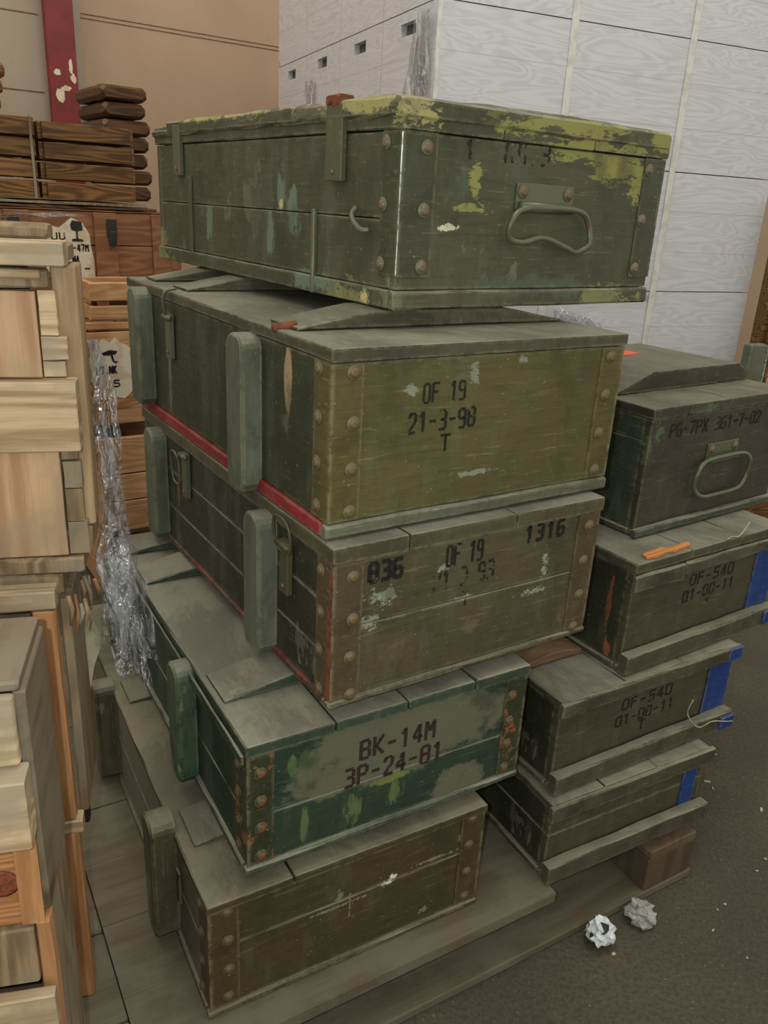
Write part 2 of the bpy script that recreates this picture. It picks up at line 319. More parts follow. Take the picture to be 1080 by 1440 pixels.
def carton_mat():
    s = NT('pale_woodgrain_carton')
    rn = s.rnd()
    cmb = s.n.new('ShaderNodeCombineXYZ'); s.link(s.math('MULTIPLY', rn, 17.3), cmb.inputs[2]); s.link(s.math('MULTIPLY', rn, 5.0), cmb.inputs[0])
    co = s.vmath('ADD', s.co, cmb.outputs[0])
    nn = s.noise(5, (.35, .35, 2.2), 3, .5, co=co, dist=.6)
    rg = s.math('MULTIPLY', s.math('ADD', s.math('SINE', s.math('MULTIPLY', nn, 120)), 1.0), .5)
    fine = s.noise(60, (.15, .15, 2), 4, .7, co=co)
    f = s.math('MULTIPLY_ADD', rg, .35, s.math('MULTIPLY', fine, .65), clamp=True)
    col = s.mix(s.step(f, .25, .85), lin((200, 202, 206)), lin((184, 186, 190)))
    # printed plank joints and knots
    z = s.n.new('ShaderNodeSeparateXYZ'); s.link(s.co, z.inputs[0])
    fr = s.math('FRACT', s.math('MULTIPLY', z.outputs[2], 1/.128))
    col = s.mix(s.math('MULTIPLY', s.step(s.math('ABSOLUTE', s.math('SUBTRACT', fr, .5)), .485, .497), .45), col, lin((140, 138, 134)))
    vo = s.n.new('ShaderNodeTexVoronoi'); vo.inputs['Scale'].default_value = 3.2; s.link(co, vo.inputs['Vector'])
    col = s.mix(s.math('MULTIPLY', s.step(vo.outputs['Distance'], .07, .03), .5), col, lin((120, 120, 118)))
    s.link(col, s.b.inputs['Base Color']); s.b.inputs['Roughness'].default_value = .45
    s.b.inputs['Specular IOR Level'].default_value = .4
    s.bump(fine, .15, .001)
    return s.m
M['carton'] = carton_mat()

def wall_mat(name, c, v):
    s = NT(name)
    a = s.noise(1.6, (1, 1, 1), 5, .6); b = s.noise(26, (1, 1, 1), 4, .6)
    col = s.mix(s.step(a, .35, .7), lin(c), lin(v))
    col = s.mix(s.math('MULTIPLY', s.step(b, .66, .74), .35), col, lin(tuple(int(q*.7) for q in c)))
    s.link(col, s.b.inputs['Base Color']); s.b.inputs['Roughness'].default_value = .85
    s.bump(b, .2, .002)
    return s.m
M['wall'] = wall_mat('beige_plaster', (174, 148, 124), (164, 138, 114))
M['wall_grey'] = wall_mat('grey_plaster', (160, 148, 130), (150, 138, 120))
M['groove'] = plain('wall_joint', (120, 92, 68), .9)
M['column'] = plain('dark_red_paint', (118, 34, 30), .5, 0, (106, 30, 28), 12)
def floor_mat():
    s = NT('dusty_asphalt')
    a = s.noise(3, (1, 1, 1), 6, .65); b = s.noise(120, (1, 1, 1), 3, .7); c = s.noise(14, (1, 1, 1), 5, .7, (3, 3, 3))
    col = s.mix(s.step(a, .35, .7), lin((70, 66, 52)), lin((82, 76, 60)))
    col = s.mix(s.math('MULTIPLY', s.step(b, .46, .58), .6), col, lin((56, 51, 40)))
    col = s.mix(s.math('MULTIPLY', s.step(c, .58, .7), .35), col, lin((98, 78, 58)))
    col = s.mix(s.math('MULTIPLY', s.step(s.noise(150, (1, 1, 1), 3, .6, (7, 7, 7)), .64, .70), .6), col, lin((128, 122, 104)))
    s.link(col, s.b.inputs['Base Color']); s.b.inputs['Roughness'].default_value = .92
    s.bump(b, .5, .003)
    return s.m
M['floor'] = floor_mat()

# ------------------------------------------------------------ mesh helpers
def mobj(name, me, mat, parent=None, loc=(0, 0, 0), rot=(0, 0, 0)):
    o = bpy.data.objects.new(name, me); C.objects.link(o)
    if mat and not me.materials: me.materials.append(mat)
    o.location = loc; o.rotation_euler = rot
    if parent: o.parent = parent
    return o
def finish(bm, smooth=False):
    bmesh.ops.recalc_face_normals(bm, faces=bm.faces)
    me = bpy.data.meshes.new('mesh'); bm.to_mesh(me); bm.free()
    if smooth:
        for p in me.polygons: p.use_smooth = True
    return me
def tag(o, label, cat, group=None, kind=None):
    if label: o['label'] = label
    if cat: o['category'] = cat
    if group: o['group'] = group
    if kind: o['kind'] = kind
    return o
def thing(name, label, cat, loc, yaw=0, group=None):
    o = bpy.data.objects.new(name, None); C.objects.link(o); o.location = loc; o.rotation_euler = (0, 0, R(yaw))
    o.empty_display_size = .05
    return tag(o, label, cat, group)

def board_mesh(x0, x1, y0, y1, z0, z1, bev=.0025, jit=.0006, n=None, taper=None):
    """a sawn board: chamfered cross-section lofted along its long side, each ring slightly uneven.
    taper: (amount, length) lowers the top at both ends"""
    d = [x1-x0, y1-y0, z1-z0]; a = d.index(max(d)); b, c = [i for i in range(3) if i != a]
    lo = (x0, y0, z0); L = d[a]
    bev = min(bev, d[b]*.3, d[c]*.3)
    if n is None: n = max(2, min(14, int(L/.06)+1))
    prof = [(bev, 0), (d[b]-bev, 0), (d[b], bev), (d[b], d[c]-bev), (d[b]-bev, d[c]), (bev, d[c]), (0, d[c]-bev), (0, bev)]
    bm = bmesh.new(); rings = []
    ts = [bev*.0, min(bev, L*.2)] + [L*i/n for i in range(1, n)] + [L-min(bev, L*.2), L]
    for i, t in enumerate(ts):
        end = i in (0, len(ts)-1); ring = []
        for (p, q) in prof:
            if end:
                p = p + (bev*.7 if p < d[b]/2 else -bev*.7); q = q + (bev*.7 if q < d[c]/2 else -bev*.7)
            v = [0, 0, 0]; v[a] = lo[a]+t; v[b] = lo[b]+p; v[c] = lo[c]+q
            if taper and v[2] > (z0+z1)/2:
                e = min(t, L-t)
                if e < taper[1]: v[2] -= taper[0]*(1-e/taper[1])
            if not end:
                v[b] += random.uniform(-jit, jit) - (jit if p > d[b]/2 else -jit); v[c] += random.uniform(-jit, jit) - (jit if q > d[c]/2 else -jit)
            ring.append(bm.verts.new(v))
        rings.append(ring)
    for r0, r1 in zip(rings, rings[1:]):
        for k in range(8): bm.faces.new((r0[k], r0[(k+1) % 8], r1[(k+1) % 8], r1[k]))
    bm.faces.new(rings[0]); bm.faces.new(rings[-1])
    return finish(bm)
def board(name, parent, mat, x0, x1, y0, y1, z0, z1, **k):
    return mobj(name, board_mesh(x0, x1, y0, y1, z0, z1, **k), mat, parent)
def pboard(name, parent, mat, x0, x1, y0, y1, z0, z1, **k):
    """board whose own origin is at its corner, so its grain differs from its neighbours"""
    return mobj(name, board_mesh(0, x1-x0, 0, y1-y0, 0, z1-z0, **k), mat, parent, (x0, y0, z0))

def tube_mesh(pts, r, seg=8, closed=False):
    bm = bmesh.new(); rings = []; P = [Vector(p) for p in pts]; n = len(P)
    ref = Vector((.13, .31, .94))
    for i, p in enumerate(P):
        a = P[(i-1) % n] if closed or i > 0 else p; b = P[(i+1) % n] if closed or i < n-1 else p
        t = (b-a).normalized(); u = t.cross(ref).normalized(); v = t.cross(u)
        rr = r[i] if isinstance(r, (list, tuple)) else r
        rings.append([bm.verts.new(p + (u*math.cos(2*math.pi*k/seg)+v*math.sin(2*math.pi*k/seg))*rr) for k in range(seg)])
    for i in range(n if closed else n-1):
        r0, r1 = rings[i], rings[(i+1) % n]
        for k in range(seg): bm.faces.new((r0[k], r0[(k+1) % seg], r1[(k+1) % seg], r1[k]))
    if not closed: bm.faces.new(rings[0]); bm.faces.new(rings[-1])
    return finish(bm, True)
def smooth_path(pts, n=6, closed=False):
    P = [Vector(p) for p in pts]; out = []; m_ = len(P)
    for i in range(m_ if closed else m_-1):
        g = (lambda k: P[k % m_]) if closed else (lambda k: P[max(0, min(m_-1, k))])
        p0, p1, p2, p3 = g(i-1), g(i), g(i+1), g(i+2)
        for j in range(n):
            t = j/n
            out.append(.5*((2*p1)+(-p0+p2)*t+(2*p0-5*p1+4*p2-p3)*t*t+(-p0+3*p1-3*p2+p3)*t**3))
    if not closed: out.append(P[-1])
    return out
def lathe_mesh(prof, axis, seg=12):
    bm = bmesh.new(); rings = []
    for r, h in prof:
        ring = []
        for k in range(seg):
            a = 2*math.pi*k/seg; u, v = r*math.cos(a), r*math.sin(a)
            ring.append(bm.verts.new({'-y': (u, -h, v), '-x': (-h, u, v), 'z': (u, v, h)}[axis]))
        rings.append(ring)
    for r0, r1 in zip(rings, rings[1:]):
        for k in range(seg): bm.faces.new((r0[k], r0[(k+1) % seg], r1[(k+1) % seg], r1[k]))
    bm.faces.new(rings[0]); bm.faces.new(rings[-1])
    return finish(bm, True)
RP = [(.0098, 0), (.0098, .0010), (.0088, .0016), (.0062, .0018), (.0058, .0036), (.0042, .0050), (.0016, .0046)]
rivet_me = {(ax, k): lathe_mesh(RP, ax) for ax in ('-y', '-x') for k in ('rivet', 'rivet_rust', 'rivet_drab', 'rivet_green')}
for (ax, k), me in rivet_me.items(): me.materials.append(M[k])

def poly_prism(pts, axis, t, org=0.0):
    """flat outline (2-D) given thickness. axis 'y': pts are (x,z) facing -y; 'x': pts are (y,z) facing -x; 'z': (x,y) facing up"""
    bm = bmesh.new()
    f = {'y': lambda p, d: (p[0], org-d, p[1]), 'x': lambda p, d: (org-d, p[0], p[1]), 'z': lambda p, d: (p[0], p[1], org+d)}[axis]
    a = [bm.verts.new(f(p, 0)) for p in pts]; b = [bm.verts.new(f(p, t)) for p in pts]
    n = len(pts); bm.faces.new(a); bm.faces.new(b)
    for i in range(n): bm.faces.new((a[i], a[(i+1) % n], b[(i+1) % n], b[i]))
    return finish(bm)
def ragged(cx, cz, rx, rz, n=26, amp=.25):
    return [(cx+rx*math.cos(2*math.pi*i/n)*(1+random.uniform(-amp, amp)), cz+rz*math.sin(2*math.pi*i/n)*(1+random.uniform(-amp, amp))) for i in range(n)]

# ------------------------------------------------------------ stencil lettering (strokes on a .6 x 1 cell, with bridges)
G = {
 '0': [(0, .08, 0, .44), (0, .56, 0, .92), (.6, .08, .6, .44), (.6, .56, .6, .92), (.1, 0, .5, 0), (.1, 1, .5, 1)],
 'O': [(0, .08, 0, .92), (.6, .08, .6, .92), (.1, 0, .25, 0), (.36, 0, .5, 0), (.1, 1, .25, 1), (.36, 1, .5, 1)],
 '1': [(.35, 0, .35, 1), (.12, .8, .3, .98)],
 '2': [(.02, .82, .1, .98), (.1, 1, .5, 1), (.6, .92, .58, .66), (.54, .58, .06, .1), (.05, 0, .6, 0)],
 '3': [(.05, 1, .5, 1), (.6, .9, .58, .6), (.2, .52, .5, .52), (.6, .42, .6, .1), (.05, 0, .5, 0)],
 '4': [(.45, 0, .45, .55), (.45, .65, .45, 1), (.38, .95, .03, .38), (.02, .3, .34, .3), (.5, .3, .62, .3)],
 '5': [(.1, 1, .6, 1), (.06, .92, .06, .58), (.1, .55, .48, .55), (.6, .46, .6, .1), (.04, 0, .5, 0)],
 '6': [(.1, 1, .55, 1), (0, .08, 0, .92), (.1, .52, .5, .52), (.6, .1, .6, .44), (.1, 0, .5, 0)],
 '7': [(0, 1, .6, 1), (.56, .9, .24, 0)],
 '8': [(0, .08, 0, .44), (0, .58, 0, .92), (.6, .08, .6, .44), (.6, .58, .6, .92), (.1, 0, .5, 0), (.1, .52, .5, .52), (.1, 1, .5, 1)],
 '9': [(0, .58, 0, .92), (.6, .08, .6, .92), (.1, 0, .5, 0), (.1, .5, .5, .5), (.1, 1, .5, 1)],
 'F': [(0, 0, 0, 1), (.12, 1, .58, 1), (.12, .54, .48, .54)],
 'T': [(.3, 0, .3, 1), (0, 1, .6, 1)],
 'B': [(0, 0, 0, 1), (.12, 1, .48, 1), (.12, .52, .48, .52), (.12, 0, .48, 0), (.58, .6, .58, .9), (.6, .1, .6, .42)],
 'K': [(0, 0, 0, 1), (.14, .5, .58, 1), (.14, .48, .6, 0)],
 'M': [(0, 0, 0, 1), (.62, 0, .62, 1), (.1, .92, .28, .5), (.34, .5, .52, .92)],
 'P': [(0, 0, 0, 1), (.12, 1, .5, 1), (.12, .5, .5, .5), (.6, .6, .6, .9)],
 'G': [(0, .08, 0, .92), (.1, 0, .5, 0), (.1, 1, .5, 1), (.6, .1, .6, .42), (.36, .45, .6, .45)],
 'X': [(.02, 0, .26, .46), (.34, .54, .58, 1), (.02, 1, .26, .54), (.34, .46, .58, 0)],
 'N': [(0, 0, 0, 1), (.6, 0, .6, 1), (.1, .9, .5, .1)],
 'A': [(0, 0, .26, 1), (.34, 1, .6, 0), (.18, .35, .42, .35)],
 'S': [(.1, 1, .58, 1), (0, .6, 0, .92), (.1, .52, .5, .52), (.6, .1, .6, .44), (.02, 0, .5, 0)],
 'L': [(.04, 0, .16, .9), (.2, 1, .6, 1), (.6, 0, .6, .9)],
 'U': [(0, .1, 0, 1), (.6, .1, .6, 1), (.1, 0, .5, 0)],
 '-': [(.08, .48, .52, .48)], '.': [(.24, .02, .36, .02)],
}
def text_mesh(s, x, z, h, w, axis='y', org=0.0, sw=.13, gap=.35, slant=0.0, drop=0.0, t=.0005):
    """string in a run of width w, cell height h, lower left at x,z; slant = rise of the baseline per unit length"""
    cells = len(s)*.6 + (len(s)-1)*gap; k = w/cells; bm = bmesh.new()
    f = {'y': lambda p, q, d: (p, org-d, q), 'x': lambda p, q, d: (org-d, p, q)}[axis]
    sgn = -1 if axis == 'x' else 1
    for i, ch in enumerate(s):
        if ch == ' ': continue
        ox = i*(.6+gap)*k; oz = slant*ox + random.uniform(-.02, .02)*h
        for (a, b, c, d) in G[ch]:
            p = Vector((a*k, b*h)); q = Vector((c*k, d*h)); u = (q-p)
            u = u.normalized() if u.length > 1e-6 else Vector((1, 0)); nn = Vector((-u.y, u.x))*sw*h*.5
            e = u*sw*h*.28
            q4 = [p-nn-e, q-nn+e, q+nn+e, p+nn-e]
            if random.random() < drop: continue
            lo = [bm.verts.new(f(x+sgn*(ox+v.x), z+oz+v.y, -.0002)) for v in q4]; hi = [bm.verts.new(f(x+sgn*(ox+v.x), z+oz+v.y, t)) for v in q4]
            bm.faces.new(lo); bm.faces.new(hi)
            for j in range(4): bm.faces.new((lo[j], lo[(j+1) % 4], hi[(j+1) % 4], hi[j]))
    return finish(bm)

# ------------------------------------------------------------ the setting
def struct(name, me, mat, loc=(0, 0, 0), yaw=0):
    o = mobj(name, me, mat, None, loc, (0, 0, R(yaw))); o['kind'] = 'structure'; return o
struct('floor', board_mesh(-4.5, 5.5, -2.0, 8.5, -.1, 0, bev=.001, jit=0, n=2), M['floor'])
WY = 36; WX, WYY = -1.463, 4.046
wl = struct('wall_back', board_mesh(.012, 7.0, 0, .2, 0, 3.2, bev=.002, jit=0, n=2), M['wall'], (WX, WYY, 0), WY)
wg = struct('wall_left', board_mesh(-3.5, .012, 0.0, .2, 0, 3.2, bev=.002, jit=0, n=2), M['wall_grey'], (WX, WYY, 0), WY)
for z, x0, x1 in ((1.945, .02, 3.0), (1.962, .02, 3.0)):
    struct('trim_1', board_mesh(x0, x1, -.003, .0, z, z+.004, bev=.0005, jit=.0004), M['groove'], (WX, WYY, 0), WY)
struct('trim_2', board_mesh(-3.4, -.16, -.003, .0, 1.93, 1.935, bev=.0005, jit=.0004), M['groove'], (WX, WYY, 0), WY)
struct('trim_3', board_mesh(-3.4, -.16, -.003, .0, 1.632, 1.637, bev=.0005, jit=.0004), M['groove'], (WX, WYY, 0), WY)
col = thing('steel_column', 'dark red painted steel column standing against the wall', 'column', (WX, WYY, 0), WY)
board('web', col, M['column'], -.145, -.045, -.10, -.012, 0, 3.2, bev=.004, jit=0, n=2)
board('flange', col, M['column'], -.158, -.043, -.115, -.10, 0, 3.2, bev=.003, jit=0, n=2)
board('side_post', col, M['wall_grey'], -.040, .005, -.05, -.002, 0, 3.2, bev=.004, jit=0, n=2)['label'] = 'grey post beside the red flange'
for (cx, cz, rx, rz) in ((-.078, 1.708, .014, .014), (-.02, 1.735, .008, .03), (-.012, 1.69, .012, .018), (-.07, 1.62, .018, .028), (-.045, 1.65, .02, .01)):
    mobj('paint_splash', poly_prism(ragged(cx-.05, cz, rx, rz, 14), 'y', .002, -.1145), M['whitepaint'], col)

# ------------------------------------------------------------ pallets
PY = 31.0; pex = Vector((math.cos(R(PY)), math.sin(R(PY)), 0)); pey = Vector((-math.sin(R(PY)), math.cos(R(PY)), 0))
PO = Vector((-.211, .828, 0))
pal = thing('wooden_pallet', 'dusty grey wooden pallet under both stacks of green boxes', 'pallet', PO, PY)
y = -.05
for i in range(9):
    wd = .1415
    x1 = .995
    if i == 0: x1 = .612
    pboard('deck_board', pal, M['pallet'], -.10, x1, y, y+wd, .118, .1395 - (.0003 if i % 2 else 0), bev=.0003, jit=.0002)
    y += wd + (.0002 if i != 3 else .002)
for i, yy in enumerate((-.047, .5, 1.09)):
    pboard('bottom_board', pal, M['pallet'], -.10, .995, yy, yy+.16, 0.0, .02)
    for xx in (-.10, .86):
        pboard('block', pal, M['pallet_red'], xx, xx+.13, yy+.002, yy+.11, .0205, .0965, bev=.003)
for xx in (-.10, .36, .86):
    pboard('stringer', pal, M['pallet_red'], xx, xx+.13, -.045 if xx != .36 else .45, 1.24, .097, .1175)
lp = thing('wooden_pallet', 'wooden pallet under the light pine crates at left', 'pallet', PO, PY)
for i in range(9):
    pboard('deck_board', lp, M['pallet'], -1.15, -.1015, -.62+i*.17, -.62+i*.17+.168, .1165, .1365)
for xx in (-.24, -.75, -1.15):
    pboard('stringer', lp, M['pallet_red'], xx, xx+.12, -.62, .90, .0, .116)

# ------------------------------------------------------------ ammunition boxes
def latch(root, y, z0, z1, x=0.0, mat='latch', w=.022, ring=None, hook=True):
    t = mobj('latch', board_mesh(x-.006, x+.004, y-w/2, y+w/2, z0, z1, bev=.0015, jit=.0002), M[mat], root)
    if hook: mobj('hinge_knuckle', tube_mesh([(x-.006, y-w*.7, z1-.006), (x-.006, y+w*.7, z1-.006)], .005), M[mat], t)
    mobj('rivet', lathe_mesh([(.004, 0), (.004, .001), (.002, .002)], '-x', 8), M['rivet'], t, (x-.006, y, z0+.012))
    if ring:
        ya, yb, za, zb = ring
        pts = smooth_path([(x-.007, ya, za), (x-.010, ya, zb), (x-.010, yb, zb), (x-.007, yb, za)], 4, True)
        mobj('wire_loop', tube_mesh(pts, .0022, 6, True), M[mat], t)
    return t
def ammo_box(key, name, label, o, W, L, H, yaw, front, left, top, rim_mat, strap_mat, rim=.02, lid=.02, strapz=None,
             joints=(), ljoints=(), grooves=(), battens=(), bh=.02, cleats=(), cleat_mat='cleat', red=False, rivz=(), rivx=(.036, .468),
             lrivy=.033, rivet='rivet_rust', strap_w=(.048, .048), group='old painted wooden box stacked', taper=True, right_strap=True, lgap=.0007, lbev=.0018):
    r = thing(name, label, 'box', o, yaw, group)
    ins = .0045; t = .016
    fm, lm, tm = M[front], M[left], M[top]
    zs = [rim] + list(joints) + [H-lid]
    for a, b in zip(zs, zs[1:]): board('front_board', r, fm, ins, W-ins, ins, ins+t, a+.0004, b-.0004, bev=.0012, jit=.0003)
    zs = [rim] + list(ljoints or joints) + [H-lid]
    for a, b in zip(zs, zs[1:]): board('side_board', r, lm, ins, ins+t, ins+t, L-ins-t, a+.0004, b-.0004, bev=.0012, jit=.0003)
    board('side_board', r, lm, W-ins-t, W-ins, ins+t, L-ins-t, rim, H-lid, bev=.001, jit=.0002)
    board('back_board', r, fm, ins, W-ins, L-ins-t, L-ins, rim, H-lid, bev=.001, jit=.0002)
    # base frame
    board('bottom_panel', r, tm, t, W-t, t, L-t, .002, rim, bev=.001, jit=0)
    board('base_rail', r, M[rim_mat], 0, W, 0, t, 0, rim, bev=.003, jit=.0008)
    board('base_rail', r, M[rim_mat], 0, W, L-t, L, 0, rim, bev=.002, jit=.0004)
    rl = board('base_rail', r, M[red] if red else M[rim_mat], -.001, t, t, L-t, 0, rim, bev=.002, jit=.0005)
    if red: rl['label'] = 'red painted base rail'
    board('base_rail', r, M[rim_mat], W-t, W, t, L-t, 0, rim, bev=.002, jit=.0004)
    # lid planks run front to back
    xs = [0.0] + list(grooves) + [W]
    for i, (a, b) in enumerate(zip(xs, xs[1:])):
        board('lid_plank', r, tm, a+lgap, b-lgap, 0, L, H-lid+.0005, H-random.uniform(0, .0006), bev=lbev, jit=.0007)
    for bt in battens:
        y0, y1, x0, x1, hh = bt
        board('lid_batten', r, tm if 'D' in top else M['battens'] if top != 'B' else fm, x0, x1, y0, y1, H, H+hh, bev=.002, jit=.0005, n=12, taper=(hh*.85, .11) if taper else None)
    # corner straps with rivets
    if strap_mat:
        z0, z1 = strapz or (rim+.002, H-lid-.001)
        sides = [(0, 1)] + ([(W, -1)] if right_strap else [])
        for k, (x0, sg) in enumerate(sides):
            sw = strap_w[k]
            bm = bmesh.new()
            sx = lambda v: x0+sg*v
            th = .0016; e = ins-th
            outer = [(sx(sw), e), (sx(e), e), (sx(e), .046)]
            inner = [(sx(sw), ins), (sx(ins), ins), (sx(ins), .046)]
            for (p, q), (pi, qi) in zip(zip(outer, outer[1:]), zip(inner, inner[1:])):
                vs = [bm.verts.new((p[0], p[1], z)) for z in (z0, z1)] + [bm.verts.new((q[0], q[1], z)) for z in (z1, z0)]
                wi = [bm.verts.new((pi[0], pi[1], z)) for z in (z0, z1)] + [bm.verts.new((qi[0], qi[1], z)) for z in (z1, z0)]
                bm.faces.new(vs); bm.faces.new(wi)
                for j in range(4): bm.faces.new((vs[j], vs[(j+1) % 4], wi[(j+1) % 4], wi[j]))
            st = mobj('corner_strap', finish(bm), M[strap_mat], r)
            for z in rivz:
                mobj('rivet', rivet_me[('-y', rivet)], None, st, (rivx[k]+random.uniform(-.0015, .0015), e, z+random.uniform(-.002, .002)))
                if k == 0: mobj('rivet', rivet_me[('-x', rivet)], None, st, (e, lrivy+random.uniform(-.002, .002), z+.003))
    for (yc, z0, z1, wd, th) in cleats:
        rr = []
        nseg = 8; rad = wd*.5
        # upright skid: rounded top and chamfered foot
        bm = bmesh.new()
        out = [(-wd/2, z0+.012), (-wd/2+.008, z0), (wd/2-.008, z0), (wd/2, z0+.012)] + [(wd/2*math.cos(a)**1 if True else 0, z1-.018+.018*math.sin(a)) for a in [math.pi*i/nseg for i in range(nseg+1)]]
        a = [bm.verts.new((ins, yc+p, q)) for p, q in out]
        b = [bm.verts.new((-th+.004, yc+p, q)) for p, q in out]
        c_ = [bm.verts.new((-th, yc+p*.86, (z0+z1)/2+(q-(z0+z1)/2)*.97)) for p, q in out]
        n = len(out)
        for u, v in ((a, b), (b, c_)):
            for i in range(n): bm.faces.new((u[i], u[(i+1) % n], v[(i+1) % n], v[i]))
        bm.faces.new(a); bm.faces.new(c_)
        cl = mobj('side_cleat', finish(bm), M[cleat_mat], r)
        cl['label'] = 'upright grey-green wooden cleat' if cleat_mat == 'cleat' else 'upright bright green wooden cleat'
    return r
def mark(root, s, x, z, h, w, mat='ink', **k):
    gap = k.get('gap', .35); n = len(s); kk = w/(n*.6+(n-1)*gap); i = 0
    for word in s.split(' '):
        wn = len(word); ww = (wn*.6+(wn-1)*gap)*kk
        mobj('stencil_marking', text_mesh(word, x+i*(.6+gap)*kk, z + k.get('slant', 0)*i*(.6+gap)*kk, h, ww, 'y', .0045, **k), M[mat], root)
        i += wn+1
def carry_handle(root, xc, z, w, pts, label=None):
    """plate with a rolled barrel and a wire grip hanging from it"""
    e = .0045
    h = mobj('carry_handle', board_mesh(xc-w/2, xc+w/2, e-.003, e, z-.004, z+.032, bev=.001, jit=.0003), M['handle'], root)
    mobj('barrel', tube_mesh([(xc-w/2+.006, e-.007, z), (xc+w/2-.006, e-.007, z)], .0072, 10), M['handle'], h)
    for sx in (-1, 1):
        mobj('rivet', rivet_me[('-y', 'rivet_rust')], None, h, (xc+sx*(w/2-.012), e-.003, z+.020))
    mobj('grip', tube_mesh(smooth_path([(p[0], e-.010-.004*(i % 2), p[1]) for i, p in enumerate(pts)], 5, True), .0045, 8, True), M['handle'], h)
    return h

GM = 'green ammunition boxes piled in the middle'
# bottom box
bE = ammo_box('E', 'ammunition_box', 'brown drab box at the bottom of the middle stack, standing on the pallet', (-.211, .828, .140), .473, .95, .212, 30.4,
    'E', 'E_left', 'E', 'E', 'strap_E', rim=.012, lid=.016, joints=(.125,), ljoints=(.11,), grooves=(.13,), battens=[(.115, .20, .02, .45, .020), (.52, .60, .02, .45, .020)],
    cleats=[(.185, .008, .232, .055, .034), (.60, .010, .225, .05, .034)], rivz=(.028, .082, .137, .19), rivx=(.030, .443), rivet='rivet_drab', cleat_mat='cleat_drab', group=GM)
board('iron_strip', bE, M['strap_E'], -.001, .004, .135, .152, .09, .15, bev=.001, jit=.0003)
# dark green box
bD = ammo_box('D', 'ammunition_box', 'dark green box with flaking orange corner straps, stencilled BK-14M', (-.162, .864, .3735), .477, .76, .217, 31.2,
    'D', 'D_left', 'D_top', 'D_top', 'strap_D', rim=.014, lid=.020, joints=(.095,), grooves=(.132, .249, .369),
    battens=[(.105, .185, .01, .46, .0225), (.515, .60, .01, .46, .0225), (.655, .72, .01, .46, .0225)],
    cleats=[(.245, .004, .212, .052, .026), (.68, .004, .21, .052, .026)], cleat_mat='cleat_green', rivz=(.03, .075, .121, .168), rivx=(.023, .445), rivet='rivet_green', group=GM,
    strap_w=(.042, .044), red=False)
mark(bD, 'BK-14M', .176, .136, .030, .125, 'ink_brown', sw=.17, slant=-.02)
mark(bD, '3P-24-81', .152, .094, .030, .165, 'ink_brown', sw=.17, slant=-.02)
board('lid_edge', bD, M['D_left'], -.006, -.001, .0, .75, .190, .205, bev=.001, jit=.0006)
# brown olive box
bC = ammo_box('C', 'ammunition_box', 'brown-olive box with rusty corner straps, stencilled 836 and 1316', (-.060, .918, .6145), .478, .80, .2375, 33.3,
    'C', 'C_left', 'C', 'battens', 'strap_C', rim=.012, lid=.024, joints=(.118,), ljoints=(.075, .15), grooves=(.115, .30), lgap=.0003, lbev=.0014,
    cleats=[(.197, .003, .222, .054, .026), (.685, .003, .222, .052, .024)], rivz=(.016, .075, .132, .192), rivx=(.033, .452), rivet='rivet_rust', group=GM, red='red_worn')
mark(bC, '836', .058, .178, .026, .050, sw=.24)
mark(bC, 'OF 19', .183, .176, .030, .062)
mark(bC, '21 3 93', .163, .142, .027, .106, 'ink_faint', sw=.15)
mark(bC, 'T', .215, .108, .022, .014, 'ink_faint')
mark(bC, '1316', .326, .186, .024, .075, sw=.24, gap=.5)
latch(bC, .537, .128, .212, mat='latch', ring=(.555, .59, .15, .20))
latch(bC, .130, .120, .200, mat='latch_dark', ring=(.108, .150, .19, .232), w=.026)
board('rust_stripe', bC, M['rust'], .0022, .0035, .003, .014, .014, .20, bev=.0003, jit=.0004)
# olive box
bB = ammo_box('B', 'ammunition_box', 'olive box under the topmost one, stencilled OF 19 21-3-98 T', (-.071, .938, .8535), .5, .835, .2425, 33.4,
    'B', 'B_left', 'battens', 'rim', 'strap_B', rim=.020, lid=.019, ljoints=(), grooves=(), battens=[(.125, .21, .02, .48, .0235), (.57, .64, .03, .48, .0235), (.74, .80, .03, .48, .0235)],
    cleats=[(.232, .001, .226, .058, .026), (.715, .02, .236, .056, .026)], rivz=(.035, .092, .150, .210), rivx=(.034, .469), rivet='rivet_rust', group=GM, red='red')
mark(bB, 'OF 19', .139, .166, .024, .066)
mark(bB, '21-3-98', .119, .128, .025, .106, sw=.15)
mark(bB, 'T', .172, .098, .021, .014, sw=.17)
latch(bB, .575, .128, .205, mat='latch', w=.024, hook=True)
mobj('hasp_wire', tube_mesh(smooth_path([(-.008, .575, .205), (-.012, .572, .225), (-.008, .570, .243), (.012, .572, .247)], 4), .0028, 6), M['latch'], bB)
mobj('rust_hinge', tube_mesh([(-.002, .155, .243), (.03, .150, .246)], .006, 8), M['rust'], bB)['label'] = 'rusty lid hinge'
# topmost box with handle
bA = ammo_box('A', 'ammunition_box', 'topmost green box with flaking yellow paint and a wire carry handle', (-.003, 1.111, 1.1205), .524, .885, .256, 35.6,
    'A', 'A', 'A', 'A', 'strap_A', rim=.026, lid=.034, strapz=(.043, .222), grooves=(.17, .35), joints=(), ljoints=(.115,),
    battens=[(.012, .11, .03, .50, .010), (.15, .24, .02, .50, .010)], rivz=(.055, .130, .205), rivx=(.043, .482), lrivy=.040, rivet='rivet', group=GM, strap_w=(.060, .052), taper=True)
board('lid_rim', bA, M['A'], -.004, .520, -.004, .016, .234, .262, bev=.004, jit=.001)
board('lid_rim', bA, M['A'], -.006, .016, .016, .80, .236, .264, bev=.004, jit=.0016)
board('lid_rim', bA, M['A'], -.004, .016, .80, .888, .236, .250, bev=.003, jit=.001)
board('corner_edge', bA, M['edge'], .0015, .0042, .0015, .0042, .045, .220, bev=.0008, jit=.0003)['label'] = 'corner edge worn to bright metal'
